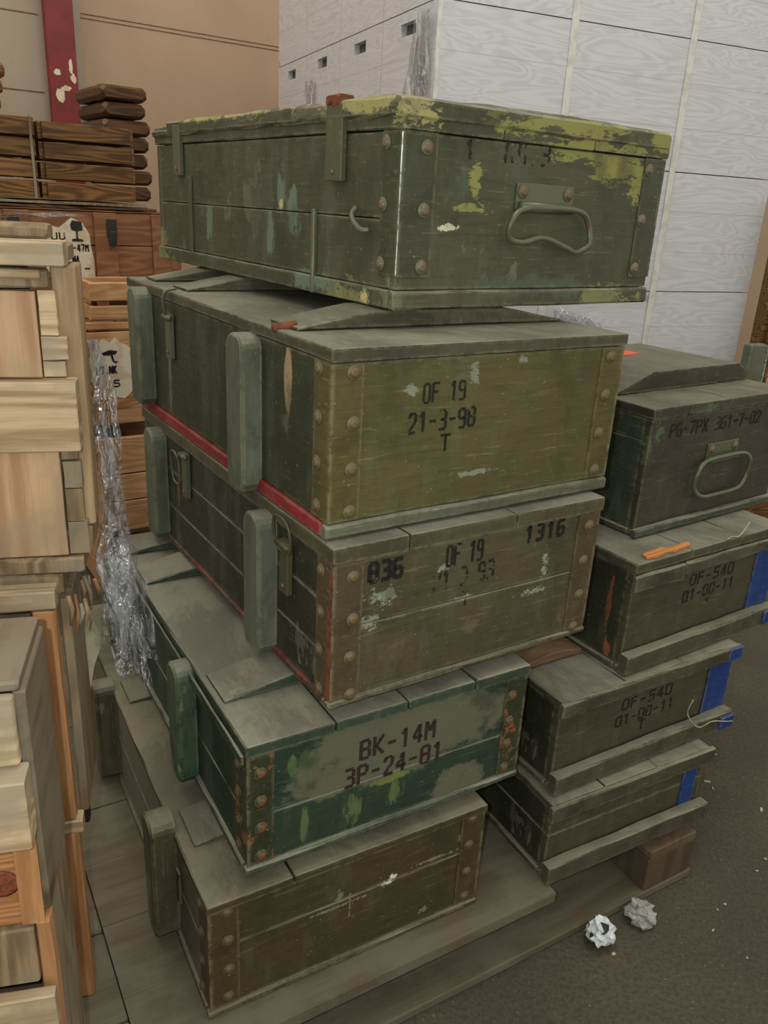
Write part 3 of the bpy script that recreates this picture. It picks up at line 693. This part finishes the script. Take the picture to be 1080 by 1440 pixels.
carry_handle(bA, .262, .140, .115, [(.212, .136), (.190, .120), (.192, .098), (.215, .092), (.259, .099), (.305, .086), (.332, .080), (.354, .092), (.352, .118), (.328, .137), (.27, .140)])
mark(bA, 'LL.3', .178, .196, .028, .085, 'ink_faint', sw=.16)
mark(bA, '1', .108, .196, .022, .014, 'ink_faint', sw=.2)
latch(bA, .157, .160, .258, mat='latch_A', w=.044, hook=False)
mobj('rusty_hinge', board_mesh(-.010, .02, .142, .176, .254, .272, bev=.003, jit=.0015), M['rust'], bA)
latch(bA, .750, .165, .255, mat='latch', w=.034, hook=False)
board('vertical_bar', bA, M['latch'], -.003, .006, .213, .223, .0, .122, bev=.002, jit=.0004)
board('vertical_bar', bA, M['latch_dark'], -.001, .006, .695, .710, .0, .165, bev=.002, jit=.0004)
mobj('latch_hook', tube_mesh(smooth_path([(-.003, .095, .128), (-.012, .092, .115), (-.012, .070, .100), (-.003, .062, .100)], 4), .004, 8), M['latch'], bA)

GR = 'drab boxes stacked at the right'
def battened(name, label, o, W, L, H, yaw, front, left, bat_h, lidt, **k):
    r = ammo_box('x', name, label, o, W, L, H, yaw, front, left, 'battens' if front != 'F' else 'F', 'battens', None, rim=.012, lid=lidt, group=GR, **k)
    return r
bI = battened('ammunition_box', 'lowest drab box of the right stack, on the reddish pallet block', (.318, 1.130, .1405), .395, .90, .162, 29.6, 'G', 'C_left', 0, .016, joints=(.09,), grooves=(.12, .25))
board('base_batten', bI, M['battens'], -.004, .398, -.020, .004, .0, .040, bev=.002, jit=.0012)
board('lid_rim', bI, M['battens'], -.004, .402, -.008, .004, .125, .160, bev=.002, jit=.0012)
board('blue_stripe', bI, M['blue'], .335, .372, .0015, .0045, .038, .125, bev=.0004, jit=.0004)
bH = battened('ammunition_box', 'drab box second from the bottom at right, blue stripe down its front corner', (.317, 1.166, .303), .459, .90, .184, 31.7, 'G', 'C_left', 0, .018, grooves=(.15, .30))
board('base_batten', bH, M['battens'], -.004, .462, -.020, .004, .001, .042, bev=.003, jit=.0012)
board('lid_rim', bH, M['battens'], -.003, .462, -.010, .004, .152, .184, bev=.003, jit=.0012)
mark(bH, 'OF-540', 0.160, 0.116, .021, .128, 'ink', sw=.17)
mark(bH, '01-00-11', 0.150, 0.083, .021, .150, 'ink', sw=.17)
mark(bH, 'T', 0.214, 0.056, .021, .014, 'ink', sw=.17)
board('blue_stripe', bH, M['blue'], .390, .457, .0015, .0045, .040, .152, bev=.0004, jit=.0004)
board('blue_stripe', bH, M['blue'], .425, .4635, -.0115, .004, .1525, .1825, bev=.0015, jit=.0004)
board('blue_stripe', bH, M['blue'], .425, .4635, -.0255, .004, .005, .034, bev=.0015, jit=.0004)
board('lid_batten', bH, M['bare_dusty'], .015, .143, .105, .185, .1842, .204, bev=.002, jit=.001, n=8, taper=(.008, .05))['label'] = 'lid batten worn to bare brown wood'
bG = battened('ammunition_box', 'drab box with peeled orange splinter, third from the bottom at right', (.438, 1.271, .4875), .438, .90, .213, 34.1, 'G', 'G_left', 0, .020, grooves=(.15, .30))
board('base_batten', bG, M['battens'], -.004, .442, -.020, .004, .001, .042, bev=.003, jit=.0012)
board('lid_rim', bG, M['battens'], -.003, .130, -.008, .004, .158, .193, bev=.003, jit=.0014)
board('lid_rim', bG, M['battens'], .133, .442, -.007, .004, .165, .193, bev=.003, jit=.0014)
mark(bG, 'OF-540', 0.168, 0.135, .021, .128, 'ink', sw=.17)
mark(bG, '01-00-11', 0.155, 0.103, .021, .150, 'ink', sw=.17)
mark(bG, 'T', 0.225, 0.073, .021, .014, 'ink_faint', sw=.2)
board('blue_stripe', bG, M['blue'], .366, .436, .0015, .0045, .040, .165, bev=.0004, jit=.0004)
board('blue_stripe', bG, M['blue'], .40, .4435, -.0235, .004, .004, .036, bev=.0015, jit=.0004)
mobj('peeled_splinter', poly_prism([(.035, .010), (.055, .004), (.10, .012), (.105, .006), (.16, .014), (.165, .026), (.105, .024), (.095, .030), (.05, .028), (.038, .022)], 'z', .003, .213), M['splint'], bG)['label'] = 'bare orange splinter'
bF = battened('ammunition_box', 'green box with a round wire handle topping the right stack, stencilled PG-7PX', (.464, 1.397, .7015), .445, .95, .2425, 35.6, 'F', 'F_left', 0, .022, ljoints=(.18,), grooves=(.10, .228, .378))
board('base_batten', bF, M['F_left'], -.008, .448, -.010, .004, .0, .018, bev=.003, jit=.0008)
mobj('lid_batten', poly_prism([(.015, .2430), (.03, .249), (.12, .279), (.40, .279), (.435, .262), (.437, .2430)], 'y', .26, .365), M['F'], bF)
mark(bF, 'PG-7PX 361-7-02', .062, .183, .023, .285, 'ink', sw=.2, gap=.28)
carry_handle(bF, .235, .124, .10, [(.175, .124), (.150, .105), (.152, .075), (.175, .055), (.235, .050), (.295, .055), (.322, .075), (.320, .110), (.300, .126), (.235, .130)])
stk = mobj('orange_sticker', poly_prism([(.17, .26), (.27, .26), (.275, .30), (.24, .31), (.17, .30)], 'z', .0012, .279), M['orange'], bF)

# loose threads of strapping lying on the right stack
def on(box, pts):
    mw = Matrix.Translation(box.location) @ Matrix.Rotation(box.rotation_euler.z, 4, 'Z')
    return [mw @ Vector(p) for p in pts]
th = mobj('loose_thread', tube_mesh(smooth_path(on(bH, [(.335, -.014, .098), (.330, -.012, .066), (.345, -.03, .043), (.385, -.030, .0435), (.43, -.031, .030), (.455, -.029, .022)]), 6), .0012, 5), M['thread'])
tag(th, 'curled pale plastic thread on the second-lowest box at right', 'thread')
th = mobj('loose_thread', tube_mesh(smooth_path(on(bG, [(.245, -.002, .216), (.27, .004, .2145), (.285, .0, .2145), (.31, .004, .228), (.32, .006, .235)]), 6), .0012, 5), M['thread'])
tag(th, 'short pale thread on the lid below the round-handled box', 'thread')

# ------------------------------------------------------------ pale cartons on a pallet
CO = Vector((.07, 2.5, 0)); CY = 24.0
def carton(x, y, z, w, d, h, slot_side, label, group):
    t = thing('carton', label, 'carton', CO + Vector((x*math.cos(R(CY))-y*math.sin(R(CY)), x*math.sin(R(CY))+y*math.cos(R(CY)), z)), CY, group)
    bm = bmesh.new()
    g = .0016
    X0, X1, Y0, Y1, Z0, Z1 = g, w-g, g, d-g, .001, h-.002
    b = .006
    def q(*v): bm.faces.new([bm.verts.new(p) for p in v])
    # left face built with a hand slot opening (x = X0)
    sy0, sy1, sz0, sz1 = d*.36, d*.64, h*.83, h*.92
    if slot_side:
        ys = [Y0, sy0, sy1, Y1]; zz = [Z0, sz0, sz1, Z1]
        for i in range(3):
            for j in range(3):
                if i == 1 and j == 1: continue
                q((X0, ys[i], zz[j]), (X0, ys[i+1], zz[j]), (X0, ys[i+1], zz[j+1]), (X0, ys[i], zz[j+1]))
        D = .02
        q((X0, sy0, sz0), (X0+D, sy0, sz0), (X0+D, sy0, sz1), (X0, sy0, sz1)); q((X0, sy1, sz0), (X0+D, sy1, sz0), (X0+D, sy1, sz1), (X0, sy1, sz1))
        q((X0, sy0, sz0), (X0+D, sy0, sz0), (X0+D, sy1, sz0), (X0, sy1, sz0)); q((X0, sy0, sz1), (X0+D, sy0, sz1), (X0+D, sy1, sz1), (X0, sy1, sz1))
    else: q((X0, Y0, Z0), (X0, Y1, Z0), (X0, Y1, Z1), (X0, Y0, Z1))
    q((X1, Y0, Z0), (X1, Y1, Z0), (X1, Y1, Z1), (X1, Y0, Z1)); q((X0, Y0, Z0), (X1, Y0, Z0), (X1, Y0, Z1), (X0, Y0, Z1))
    q((X0, Y1, Z0), (X1, Y1, Z0), (X1, Y1, Z1), (X0, Y1, Z1)); q((X0, Y0, Z0), (X1, Y0, Z0), (X1, Y1, Z0), (X0, Y1, Z0)); q((X0, Y0, Z1), (X1, Y0, Z1), (X1, Y1, Z1), (X0, Y1, Z1))
    bmesh.ops.remove_doubles(bm, verts=bm.verts, dist=1e-5)
    mobj('body', finish(bm), M['carton'], t)
    if slot_side:
        mobj('hand_hole', board_mesh(X0+.020, X0+.026, sy0-.004, sy1+.004, sz0-.004, sz1+.004, bev=.001, jit=0, n=2), M['slot'], t)
    return t
M['slot'] = plain('grey_inner_board', (84, 92, 88), .8)
cw, chh = .437, .375
colx = ['near left corner', 'middle', 'right end']
rows = ['lowest tier', 'second tier', 'third tier', 'fourth tier', 'top tier']
ydep = [.0, .385, .77, 1.155]
base = .145
nth = ['left-hand front', 'middle front', 'right-hand front']
for k in range(5):
    z = base + k*.408
    z = [.145, .52, .895, 1.025, 1.40][k] if False else 1.40 + (k-3)*.3755 + .0
    if z < .1: continue
    for i in range(3):
        vis = ['lowest', 'second tier', 'third tier', 'fourth tier', 'top tier'][k]
        carton(i*cw, 0, z, cw, .385, .3755, i == 0, 'pale woodgrain carton, %s column, %s from the floor' % (nth[i], vis), 'pale woodgrain cartons')
    for j in range(1, 4):
        carton(0, ydep[j], z, cw, .385, .3755, True, 'pale carton with hand slot, %s along the left side, %s' % (['', 'second', 'third', 'farthest'][j], vis), 'pale woodgrain cartons')
pc = thing('wooden_pallet', 'wooden pallet underneath the pale woodgrain cartons', 'pallet', CO, CY)
for i in range(8): pboard('deck_board', pc, M['pallet'], 0, 1.31, .01+i*.19, .01+i*.19+.15, .12, .142)
for i in range(3): pboard('stringer', pc, M['pallet'], i*.60, i*.60+.1, .01, 1.5, 0, .119)
board('load_board', pc, M['pallet'], .02, 1.29, .02, 1.5, .1425, .2715, bev=.002, jit=0)

# film on the cartons: wrinkled patches
def film_sheet(fn, nu, nv, name, mat, label, cat='plastic film', amp=.01, sc_=9, seed=0):
    bm = bmesh.new(); g = []
    for i in range(nu+1):
        row = []
        for j in range(nv+1):
            p = Vector(fn(i/nu, j/nv))
            q = p*sc_ + Vector((seed, seed*2, 0)); q.z *= .35
            p = p + Vector((mnoise.noise(q), mnoise.noise(q+Vector((9, 0, 0))), 0))*amp + Vector((mnoise.noise(q*3.1), mnoise.noise(q*3.1+Vector((5, 5, 0))), 0))*amp*.45
            row.append(bm.verts.new(p))
        g.append(row)
    for i in range(nu):
        for j in range(nv): bm.faces.new((g[i][j], g[i+1][j], g[i+1][j+1], g[i][j+1]))
    me = finish(bm, True)
    o = mobj(name, me, M[mat])
    sol = o.modifiers.new('thickness', 'SOLIDIFY'); sol.thickness = .0003
    return tag(o, label, cat)
def cpt(x, y, z): return CO + Vector((x*math.cos(R(CY))-y*math.sin(R(CY)), x*math.sin(R(CY))+y*math.cos(R(CY)), z))
film_sheet(lambda u, v: cpt(-.014, .015+.17*u*(1-.4*v), 1.50+.25*v), 10, 14, 'film_tail', 'film_soft', 'bunched clear film hanging at the near corner of the cartons', amp=.010, sc_=22)
film_sheet(lambda u, v: cpt(-.014, 1.02+.10*u, 1.52+.16*v), 6, 8, 'film_tail', 'film_soft', 'small torn film scrap low on the cartons\' far left side', amp=.010, sc_=26, seed=3)
film_sheet(lambda u, v: cpt(.50+.20*u-.05*v, -.02-.02*v, .82+.16*v-.05*u), 10, 8, 'film_tail', 'film_soft', 'crumpled clear film at the foot of the cartons beside the olive box lid', amp=.016, sc_=24, seed=5)
film_sheet(lambda u, v: cpt(-.014, .98+.14*u, 1.97+.12*v), 6, 6, 'film_tail', 'film_soft', 'curl of clear film on the cartons at the top edge of the view', amp=.012, sc_=26, seed=8)
# tape bands down the carton columns
for xx, nm in ((0.0, 'near corner'), (cw, 'first joint'), (2*cw, 'second joint')):
    s_ = mobj('adhesive_tape', board_mesh(xx-.012 if xx else .0, xx+.014, -.003, .0015, .80, 2.14, bev=.0005, jit=.0012, n=14), M['tape'] if 'tape' in M else None, None, CO, (0, 0, R(CY)))
    if 'tape' not in M:
        M['tape'] = plain('milky_tape', (206, 206, 198), .3, 0, (190, 190, 184), 20); s_.data.materials.append(M['tape'])
    tag(s_, 'milky tape band down the %s of the pale cartons' % nm, 'tape')

# ------------------------------------------------------------ brown crates at the back left
def F_(o, yaw): return o, yaw
def plank_crate(name, label, o, yaw, x0, x1, d, z0, n, ph, mat, gap=.006, round_=False, group=None, corner=None):
    t = thing(name, label, 'crate', (o[0], o[1], z0), yaw, group)
    for k in range(n):
        z = k*(ph+gap)
        jx = random.uniform(-.01, .01)
        pboard('plank', t, M[mat], x0+jx*.5, x1+jx, 0, .018, z+.001, z+ph, bev=.008 if round_ else .002, jit=.0012)
        pboard('end_plank', t, M[mat], x1-.004, x1+.014, .02, d, z+.001, z+ph, bev=.006 if round_ else .002, jit=.001)
        pboard('end_plank', t, M[mat], x0-.014, x0+.004, .02, d, z+.001, z+ph, bev=.002, jit=.001)
        pboard('plank', t, M[mat], x0, x1, d, d+.018, z+.001, z+ph, bev=.002, jit=.001)
    h = n*(ph+gap)
    pboard('top_board', t, M[mat], x0, x1, .02, d, h-.02, h-.006, bev=.002)
    if corner:
        board('corner_edge', t, M['greywood'], x1-.008, x1+.002, -.004, 0, 0, h-.004, bev=.001)
    return t
RO = (-.92, 3.0)
plank_crate('plank_crate', 'lighter brown plank crate on the shelf board, left of the pair by the red column', RO, 35, -.80, -.325, .32, 1.212, 4, .056, 'brownwood', corner=True)
plank_crate('plank_crate', 'brown plank crate with wavy grain, right of the pair on the shelf board', RO, 35, -.290, -.006, .31, 1.212, 4, .054, 'brownwood')
# stack of rounded dark boards behind its right end
sb = thing('board_bundle', 'tall bundle of dark rounded boards behind the brown plank crates', 'bundle', (RO[0], RO[1], 1.212), 35)
for k in range(7):
    z = k*.058; x0 = .0 if k > 3 else .02
    pboard('board', sb, M['darkwood'], x0+.006*(k % 2), .168+.008*((k+1) % 3), .345, .70, z+.001, z+.054, bev=.014, jit=.001)
sb2 = thing('plank_crate', 'dark plank crate cut by the left edge of the view, by the grey wall', 'crate', (RO[0], RO[1], 1.4625), 35)
for k in range(3): pboard('plank', sb2, M['brownwood'], -.80, -.405+.010*k, .0, .2, k*.046+.001, k*.046+.044, bev=.01, jit=.001)
sh = thing('shelf_board', 'thin rough board between the brown crates and the latched crate below', 'board', (RO[0], RO[1], 1.185), 35)
for k, (a, b, c_) in enumerate(((-.80, .06, 0), (-.78, .03, .012))):
    pboard('sheet', sh, M['darkwood'] if k == 0 else M['greywood'], a, b, -.03+.004*k, .72, c_, c_+.011, bev=.001, jit=.0014)
# reddish latched crate
BO = (-.854, 2.95)
lc = thing('latched_crate', 'reddish wooden crate with black latches and a white label, under the shelf board', 'crate', (BO[0], BO[1], .86), 35)
for k in range(3): pboard('front_board', lc, M['redwood'], -.75, .10, 0, .02, .001+k*.107, .106+k*.107, bev=.0015)
pboard('back_board', lc, M['redwood'], -.75, .10, .55, .57, 0, .321)
pboard('side_board', lc, M['redwood'], .08, .10, .02, .55, 0, .321)
pboard('side_board', lc, M['redwood'], -.75, -.73, .02, .55, 0, .321)
pboard('lid_board', lc, M['redwood'], -.75, .10, -.004, .57, .3215, .3245, bev=.0008)
for xx in (-.20, -.475): pboard('cleat', lc, M['redwood'], xx, xx+.075, -.016, -.001, .01, .319)
pboard('cleat', lc, M['redwood'], -.005, .06, -.014, -.001, .01, .319)
for xx in (-.145, -.45):
    l_ = board('latch', lc, M['black'], xx-.017, xx+.017, -.024, -.0165, .242, .300, bev=.002)
    board('latch_tongue', l_, M['black'], xx-.011, xx+.013, -.028, -.020, .215, .262, bev=.002)
lab = mobj('white_label', poly_prism([(-.345, .275), (-.31, .268), (-.27, .30), (-.235, .285), (-.215, .25), (-.213, .21), (-.205, .17), (-.205, .10), (-.25, .09), (-.33, .10), (-.36, .14), (-.35, .20), (-.365, .24)], 'y', .0015, -.0005), M['whitepaint'], lc)
mobj('pictogram', poly_prism([(-.275, .278), (-.268, .292), (-.238, .288), (-.236, .262), (-.252, .258), (-.252, .236), (-.236, .232), (-.236, .226), (-.272, .226), (-.272, .233), (-.258, .236), (-.258, .258), (-.272, .262)], 'y', .001, -.0022), M['black'], lab)
for s_, x_, z_, w_ in (('UU', -.335, .232, .04), ('SAN-47M', -.310, .196, .088), ('1A.NA', -.310, .160, .055), ('-', -.24, .130, .02)):
    mobj('stencil_marking', text_mesh(s_, x_, z_, .020, w_, 'y', -.0022, sw=.24), M['ink'], lab)
# pine crates
KO = (-.85, 2.3); KY = 35
def pine(name, label, z0, hs, x1, d, x0=0.0, gap=.012):
    t = thing(name, label, 'crate', (KO[0], KO[1], z0), KY)
    z = 0
    for h in hs:
        pboard('plank', t, M['crate'], x0, x1, 0, .018, z+.001, z+h, bev=.002)
        pboard('end_plank', t, M['crate'], x0, x0+.018, .0185, d, z+.001, z+h, bev=.002)
        pboard('end_plank', t, M['crate'], x1-.018, x1, .0185, d, z+.001, z+h, bev=.002)
        pboard('plank', t, M['crate'], x0, x1, d+.001, d+.019, z+.001, z+h, bev=.002)
        z += h+gap
    return t, z-gap
t, h = pine('slatted_crate', 'small open slatted pine crate below the latched crate', .905, (.040, .052), .40, .15, gap=.012)
pboard('post', t, M['crate'], .03, .06, .019, .045, 0, h-.01)
pboard('inner_board', t, M['darkwood'], .02, .38, .06, .07, 0, h-.02)
t, h = pine('pine_board_pair', 'pale pine board lying under the slatted crate', .878, (.022,), .13, .2, x0=-.045)
t['category'] = 'board'
t, h = pine('labelled_crate', 'pine crate with flaking white label and black pictograms beside the film', .600, (.10, .085, .085), .40, .35, x0=-.03, gap=.0015)
lb = mobj('white_label', poly_prism(ragged(.055, .165, .078, .085, 30, .10), 'y', .0015, -.0005), M['whitepaint'], t)
mobj('pictogram', poly_prism([(.022, .215), (.045, .222), (.066, .218), (.062, .210), (.052, .208), (.056, .190), (.066, .188), (.060, .183), (.050, .190), (.046, .207), (.026, .207)], 'y', .001, -.0022), M['black'], lb)
mobj('stencil_marking', text_mesh('P7.NK', .005, .155, .020, .055, 'y', -.0022, sw=.24), M['ink'], lb)
mobj('stencil_marking', text_mesh('5', .05, .115, .018, .016, 'y', -.0022, sw=.24), M['ink'], lb)
mobj('stain', poly_prism(ragged(.06, .085, .10, .035, 24, .2), 'y', .0008, -.0001), M['orangewood_x'], t)['label'] = 'orange varnish stain'
pboard('inner_board', t, M['crate'], .0, .38, .02, .34, .272, .276)
t, h = pine('pine_crate', 'plain pine crate of three planks under the labelled crate', .255, (.10, .085, .115), .40, .35, x0=-.0, gap=.0015)
t, h = pine('pine_crate', 'lowest pine crate behind the dark green box', .02, (.08, .13), .42, .35, x0=-.0, gap=.006)
# wooden things at the right margin
rc = thing('brown_crate', 'brown wooden crate at the right edge beside the cartons', 'crate', (1.34, 2.93, 0), 24)
for k in range(10): pboard('plank', rc, M['crate'] if k % 3 else M['brownwood'], .0, .5, .01, .03, .15+k*.118, .15+k*.118+.114, bev=.003)
pboard('post', rc, M['brownwood'], -.02, .04, .032, .08, .0, 1.33)
pboard('post', rc, M['brownwood'], .46, .5, .032, .08, .0, 1.33)
gp = thing('grey_green_post', 'short grey-green post at the right behind the handled box', 'post', (1.275, 2.80, 0), 24)
pboard('post', gp, M['cleat'], -.075, .0, 0, .04, 0, .875, bev=.004)
pboard('edge', gp, M['edge'], .001, .008, 0, .03, .5, .865, bev=.002)
pboard('post', gp, M['brownwood'], .012, .03, .002, .04, 0, .86, bev=.004)

# ------------------------------------------------------------ light pine crates close at left
LY = 15.0
def lt(name, label, o): return thing(name, label, 'crate', (o[0], o[1], 0), LY)
U = lt('panelled_pine_crate', 'pale pine crate with a cap board and framed panels, top of the left stack', (-.357, .90))
Lx = -.60
pboard('cap_board', U, M['lightwood'], Lx, .002, -.022, .02, 1.174, 1.200, bev=.0018, jit=.0004)
pboard('cap_board', U, M['greywood'], Lx, -.02, .04, .09, 1.196, 1.216, bev=.005, jit=.001)
pboard('cap_board', U, M['greywood'], Lx, .002, .022, .08, 1.176, 1.195, bev=.003)
pboard('rail', U, M['greywood'], Lx, -.018, -.006, .012, 1.149, 1.172, bev=.003, jit=.001)
pboard('ledge', U, M['lightwood'], Lx, -.024, -.016, -.007, 1.160, 1.171, bev=.002)
for a, b in ((Lx, -.13), (-.128, -.032)): pboard('panel_board', U, M['lightwood_z'], a, b-.0006, -.004, .010, 1.0535, 1.148, bev=.001)
for a, b, s_ in ((1.100, 1.148, -.012), (1.0725, 1.099, -.004), (1.0535, 1.0715, -.008)): pboard('plank_end', U, M['lightwood'], -.031, s_, .0, .012, a, b, bev=.0007)
pboard('cleat', U, M['lightwood'], Lx, .003, -.022, .012, .972, 1.0525, bev=.0018, jit=.0004)
for a, b in ((Lx, -.12), (-.118, -.022)): pboard('panel_board', U, M['lightwood_z'], a, b-.0006, -.004, .010, .838, .971, bev=.001)
for a, b, s_ in ((.956, .971, -.003), (.922, .955, .0), (.880, .921, -.001), (.838, .879, .002)): pboard('plank_end', U, M['greywood'], -.0215, s_, .0, .012, a, b-.0003, bev=.0007)
pboard('corner_post', U, M['greywood_pale'], -.018, .010, .014, .075, .870, 1.173, bev=.002)
pboard('side_panel', U, M['greywood'], -.004, .006, .014, .09, .838, .868, bev=.002)
pboard('bottom_rail', U, M['greywood'], Lx, -.006, -.008, .09, .812, .837, bev=.004, jit=.0015)
pboard('back_panel', U, M['greywood'], Lx, -.05, .08, .09, .838, 1.173)
pboard('front_block', U, M['lightwood'], Lx, -.104, -.03, -.006, .842, .878, bev=.002)

V = lt('posted_pine_crate', 'pine crate with bright sawn top beam and orange corner posts, middle of the left stack', (-.387, .86))
pboard('top_beam', V, M['lightwood'], Lx, .0, .0, .030, .777, .803, bev=.002, jit=.0008)
pboard('top_beam', V, M['greywood'], Lx, .006, .031, .13, .780, .811, bev=.004, jit=.0012)
pboard('corner_post', V, M['orangewood'], -.028, -.001, .001, .024, .463, .776, bev=.002)
pboard('rail_end', V, M['lightwood'], -.028, .006, -.002, .024, .440, .462, bev=.002)
pboard('corner_post', V, M['orangewood'], -.026, .0, .001, .024, .137, .439, bev=.002)
pboard('side_panel', V, M['greywood'], .0, .013, .026, .14, .455, .779, bev=.002)
pboard('side_foot', V, M['black'], .0, .012, .03, .045, .430, .454, bev=.002)
pboard('back_panel', V, M['greyply'], Lx, -.05, .11, .125, .14, .776)
pboard('inner_panel', V, M['greywood'], -.10, -.030, .026, .105, .14, .455, bev=.002)
tp = mobj('torn_paper', poly_prism([(.012, .70), (.030, .655), (.029, .63), (.018, .60), (.008, .55), (.004, .51), (-.006, .509), (-.007, .60), (.002, .66)], 'y', .0012, .163), M['paper'], V)
tp['label'] = 'torn pale paper hanging off the side'
random.seed(11)
for i in range(9):
    a = Vector((random.uniform(.0, .02), random.uniform(.02, .12), random.uniform(.815, .83)))
    a = Vector((.012+random.uniform(0, .022), random.uniform(.0, .14), random.uniform(.76, .80)))
    b = a + Vector((random.uniform(-.004, .012), random.uniform(-.03, .03), random.uniform(-.06, -.02)))
    mobj('splinter', tube_mesh([a, (a+b)/2+Vector((.003, .002, 0)), b], [.003, .0035, .001], 5), M['orangewood'] if i in (2, 5) else M['greywood'], V)
W_ = lt('near_pine_crate', 'nearest orange pine crate with grey side panel, cut by the left edge', (-.31, .60))
pboard('top_board', W_, M['greyply'], Lx, .0, .0, .125, .838, .850, bev=.003)
pboard('side_panel', W_, M['greyply'], -.008, .004, .004, .125, .585, .837, bev=.002)
pboard('stile', W_, M['lightwood'], -.026, -.004, -.008, .003, .768, .838, bev=.002)
pboard('inner_panel', W_, M['orangewood_x'], Lx, -.027, -.004, .003, .768, .837, bev=.001)
pboard('plank', W_, M['lightwood'], Lx, .001, -.030, .003, .690, .765, bev=.0018, jit=.0004)
pboard('panel_board', W_, M['orangewood_x'], Lx, -.002, -.004, .003, .578, .689, bev=.0015)
pboard('stile', W_, M['orangewood'], -.022, .0, -.007, -.0045, .580, .688, bev=.0008)
pboard('plank', W_, M['greywood'], Lx, -.012, -.010, .003, .505, .577, bev=.002)
pboard('stile', W_, M['orangewood'], -.012, .003, -.004, .02, .40, .577, bev=.002)
pboard('plank', W_, M['lightwood'], Lx, .003, -.026, -.011, .440, .503, bev=.0018, jit=.0004)
pboard('panel_board', W_, M['orangewood_x'], Lx, .0, -.006, .003, .25, .438, bev=.0015)
pboard('plank', W_, M['lightwood'], Lx, .0, -.02, .003, .137, .249, bev=.0015)
pboard('side_panel', W_, M['greywood'], -.008, .002, .02, .125, .138, .584, bev=.002)
pboard('back_panel', W_, M['greyply'], Lx, -.01, .112, .122, .138, .836)
kn = mobj('knot', lathe_mesh([(.016, 0), (.013, .0006), (.006, .0009)], '-y', 14), M['darkknot'] if 'darkknot' in M else None, W_, (-.035, -.0042, .632))
M['darkknot'] = plain('dark_knot', (128, 66, 40), .6, 0, (96, 50, 32), 200); kn.data.materials.append(M['darkknot'])

# stretch film hanging between the left stack and the green boxes
FL = [((-.427, 1.1, 1.059), (-.419, 1.1, 1.059)), ((-.419, 1.08, .946), (-.399, 1.08, .947)), ((-.409, 1.06, .849), (-.381, 1.06, .85)),
      ((-.412, 1.04, .781), (-.365, 1.04, .784)), ((-.404, 1.02, .725), (-.346, 1.02, .728)), ((-.392, 1.0, .669), (-.333, 1.0, .672)), ((-.363, .98, .619), (-.320, .98, .604))]
def fpath(u, v, dy=0.0):
    t = min(v*(len(FL)-1), len(FL)-1.001); i = int(t); f = t-i
    a = Vector(FL[i][0]).lerp(Vector(FL[i+1][0]), f); b = Vector(FL[i][1]).lerp(Vector(FL[i+1][1]), f)
    p = a.lerp(b, u); p.x += .008; p.y += dy + .012*math.sin(u*7+v*5)
    return p
film_sheet(fpath, 34, 120, 'stretch_film', 'film', 'crumpled clear stretch film hanging beside the pine crates', amp=.011, sc_=30, seed=2)
film_sheet(lambda u, v: fpath(u, v*.95, .03), 20, 70, 'stretch_film', 'film', 'inner layer of the clear film hanging beside the pine crates', amp=.012, sc_=20, seed=6)
film_sheet(lambda u, v: (-.60+.20*u, .905+.06*u+.14*v, 1.219+.004*math.sin(9*u)), 12, 6, 'stretch_film', 'film', 'clear film lying over the top of the left stack', amp=.004, sc_=20, seed=4)

# ------------------------------------------------------------ litter
def crumple(name, label, loc, r, mat, seed, flat=.7, mat2=None, thr=.2):
    bm = bmesh.new(); bmesh.ops.create_icosphere(bm, subdivisions=3, radius=r)
    for v in bm.verts:
        d = v.co.normalized(); n = mnoise.cell(d*2.2+Vector((seed, 0, 0)))*.28 + mnoise.noise(d*3.2+Vector((0, seed, 0)))*.55 + mnoise.noise(d*7+Vector((0, seed, 3)))*.25
        v.co = d*r*(1+n*.75); v.co.z *= flat
    zmin = min(v.co.z for v in bm.verts)
    for v in bm.verts: v.co.z -= zmin
    me = finish(bm); me.materials.append(mat)
    if mat2:
        me.materials.append(mat2)
        for p in me.polygons:
            if mnoise.noise(p.center*55+Vector((seed, 1, 2))) > thr: p.material_index = 1
    o = mobj(name, me, None, None, loc); return tag(o, label, 'litter')
crumple('crumpled_wrapper', 'crumpled white wrapper with black print on the floor', (.440, 1.126, 0), .025, M['trash_white'], 3, .95, M['trash_black'], .22)
M['clearbag'] = plain('clear_bag', (176, 178, 172), .25, 0, (140, 142, 136), 60, bump=.8); M['clearbag'].node_tree.nodes['Principled BSDF'].inputs['Alpha'].default_value = .7
crumple('crumpled_bag', 'crumpled clear plastic bag on the floor behind the white wrapper', (.530, 1.183, 0), .026, M['clearbag'], 8, .6)
bm = bmesh.new(); random.seed(5)
for i in range(45):
    x, y_ = random.uniform(.0, 1.3), random.uniform(.75, 1.9)
    # keep the crumbs off the pallet
    d = Vector((x, y_, 0))-PO
    if d.dot(pey) > -.08 and d.dot(pex) < 1.02: continue
    s_ = random.uniform(.001, .0032); a = random.uniform(0, 3.14); L_ = s_*random.choice((1, 1.4, 2.5))
    q = [(x+math.cos(a)*L_*c1-math.sin(a)*s_*c2, y_+math.sin(a)*L_*c1+math.cos(a)*s_*c2) for c1, c2 in ((-1, -1), (1, -1), (1, 1), (-1, 1))]
    lo = [bm.verts.new((p, r_, .0002)) for p, r_ in q]; hi = [bm.verts.new((p, r_, .0016)) for p, r_ in q]
    bm.faces.new(lo); bm.faces.new(hi)
    for j in range(4): bm.faces.new((lo[j], lo[(j+1) % 4], hi[(j+1) % 4], hi[j]))
o = mobj('floor_crumbs', finish(bm), M['paper']); tag(o, 'pale wood crumbs and grit scattered on the dark floor', 'debris', kind='stuff')
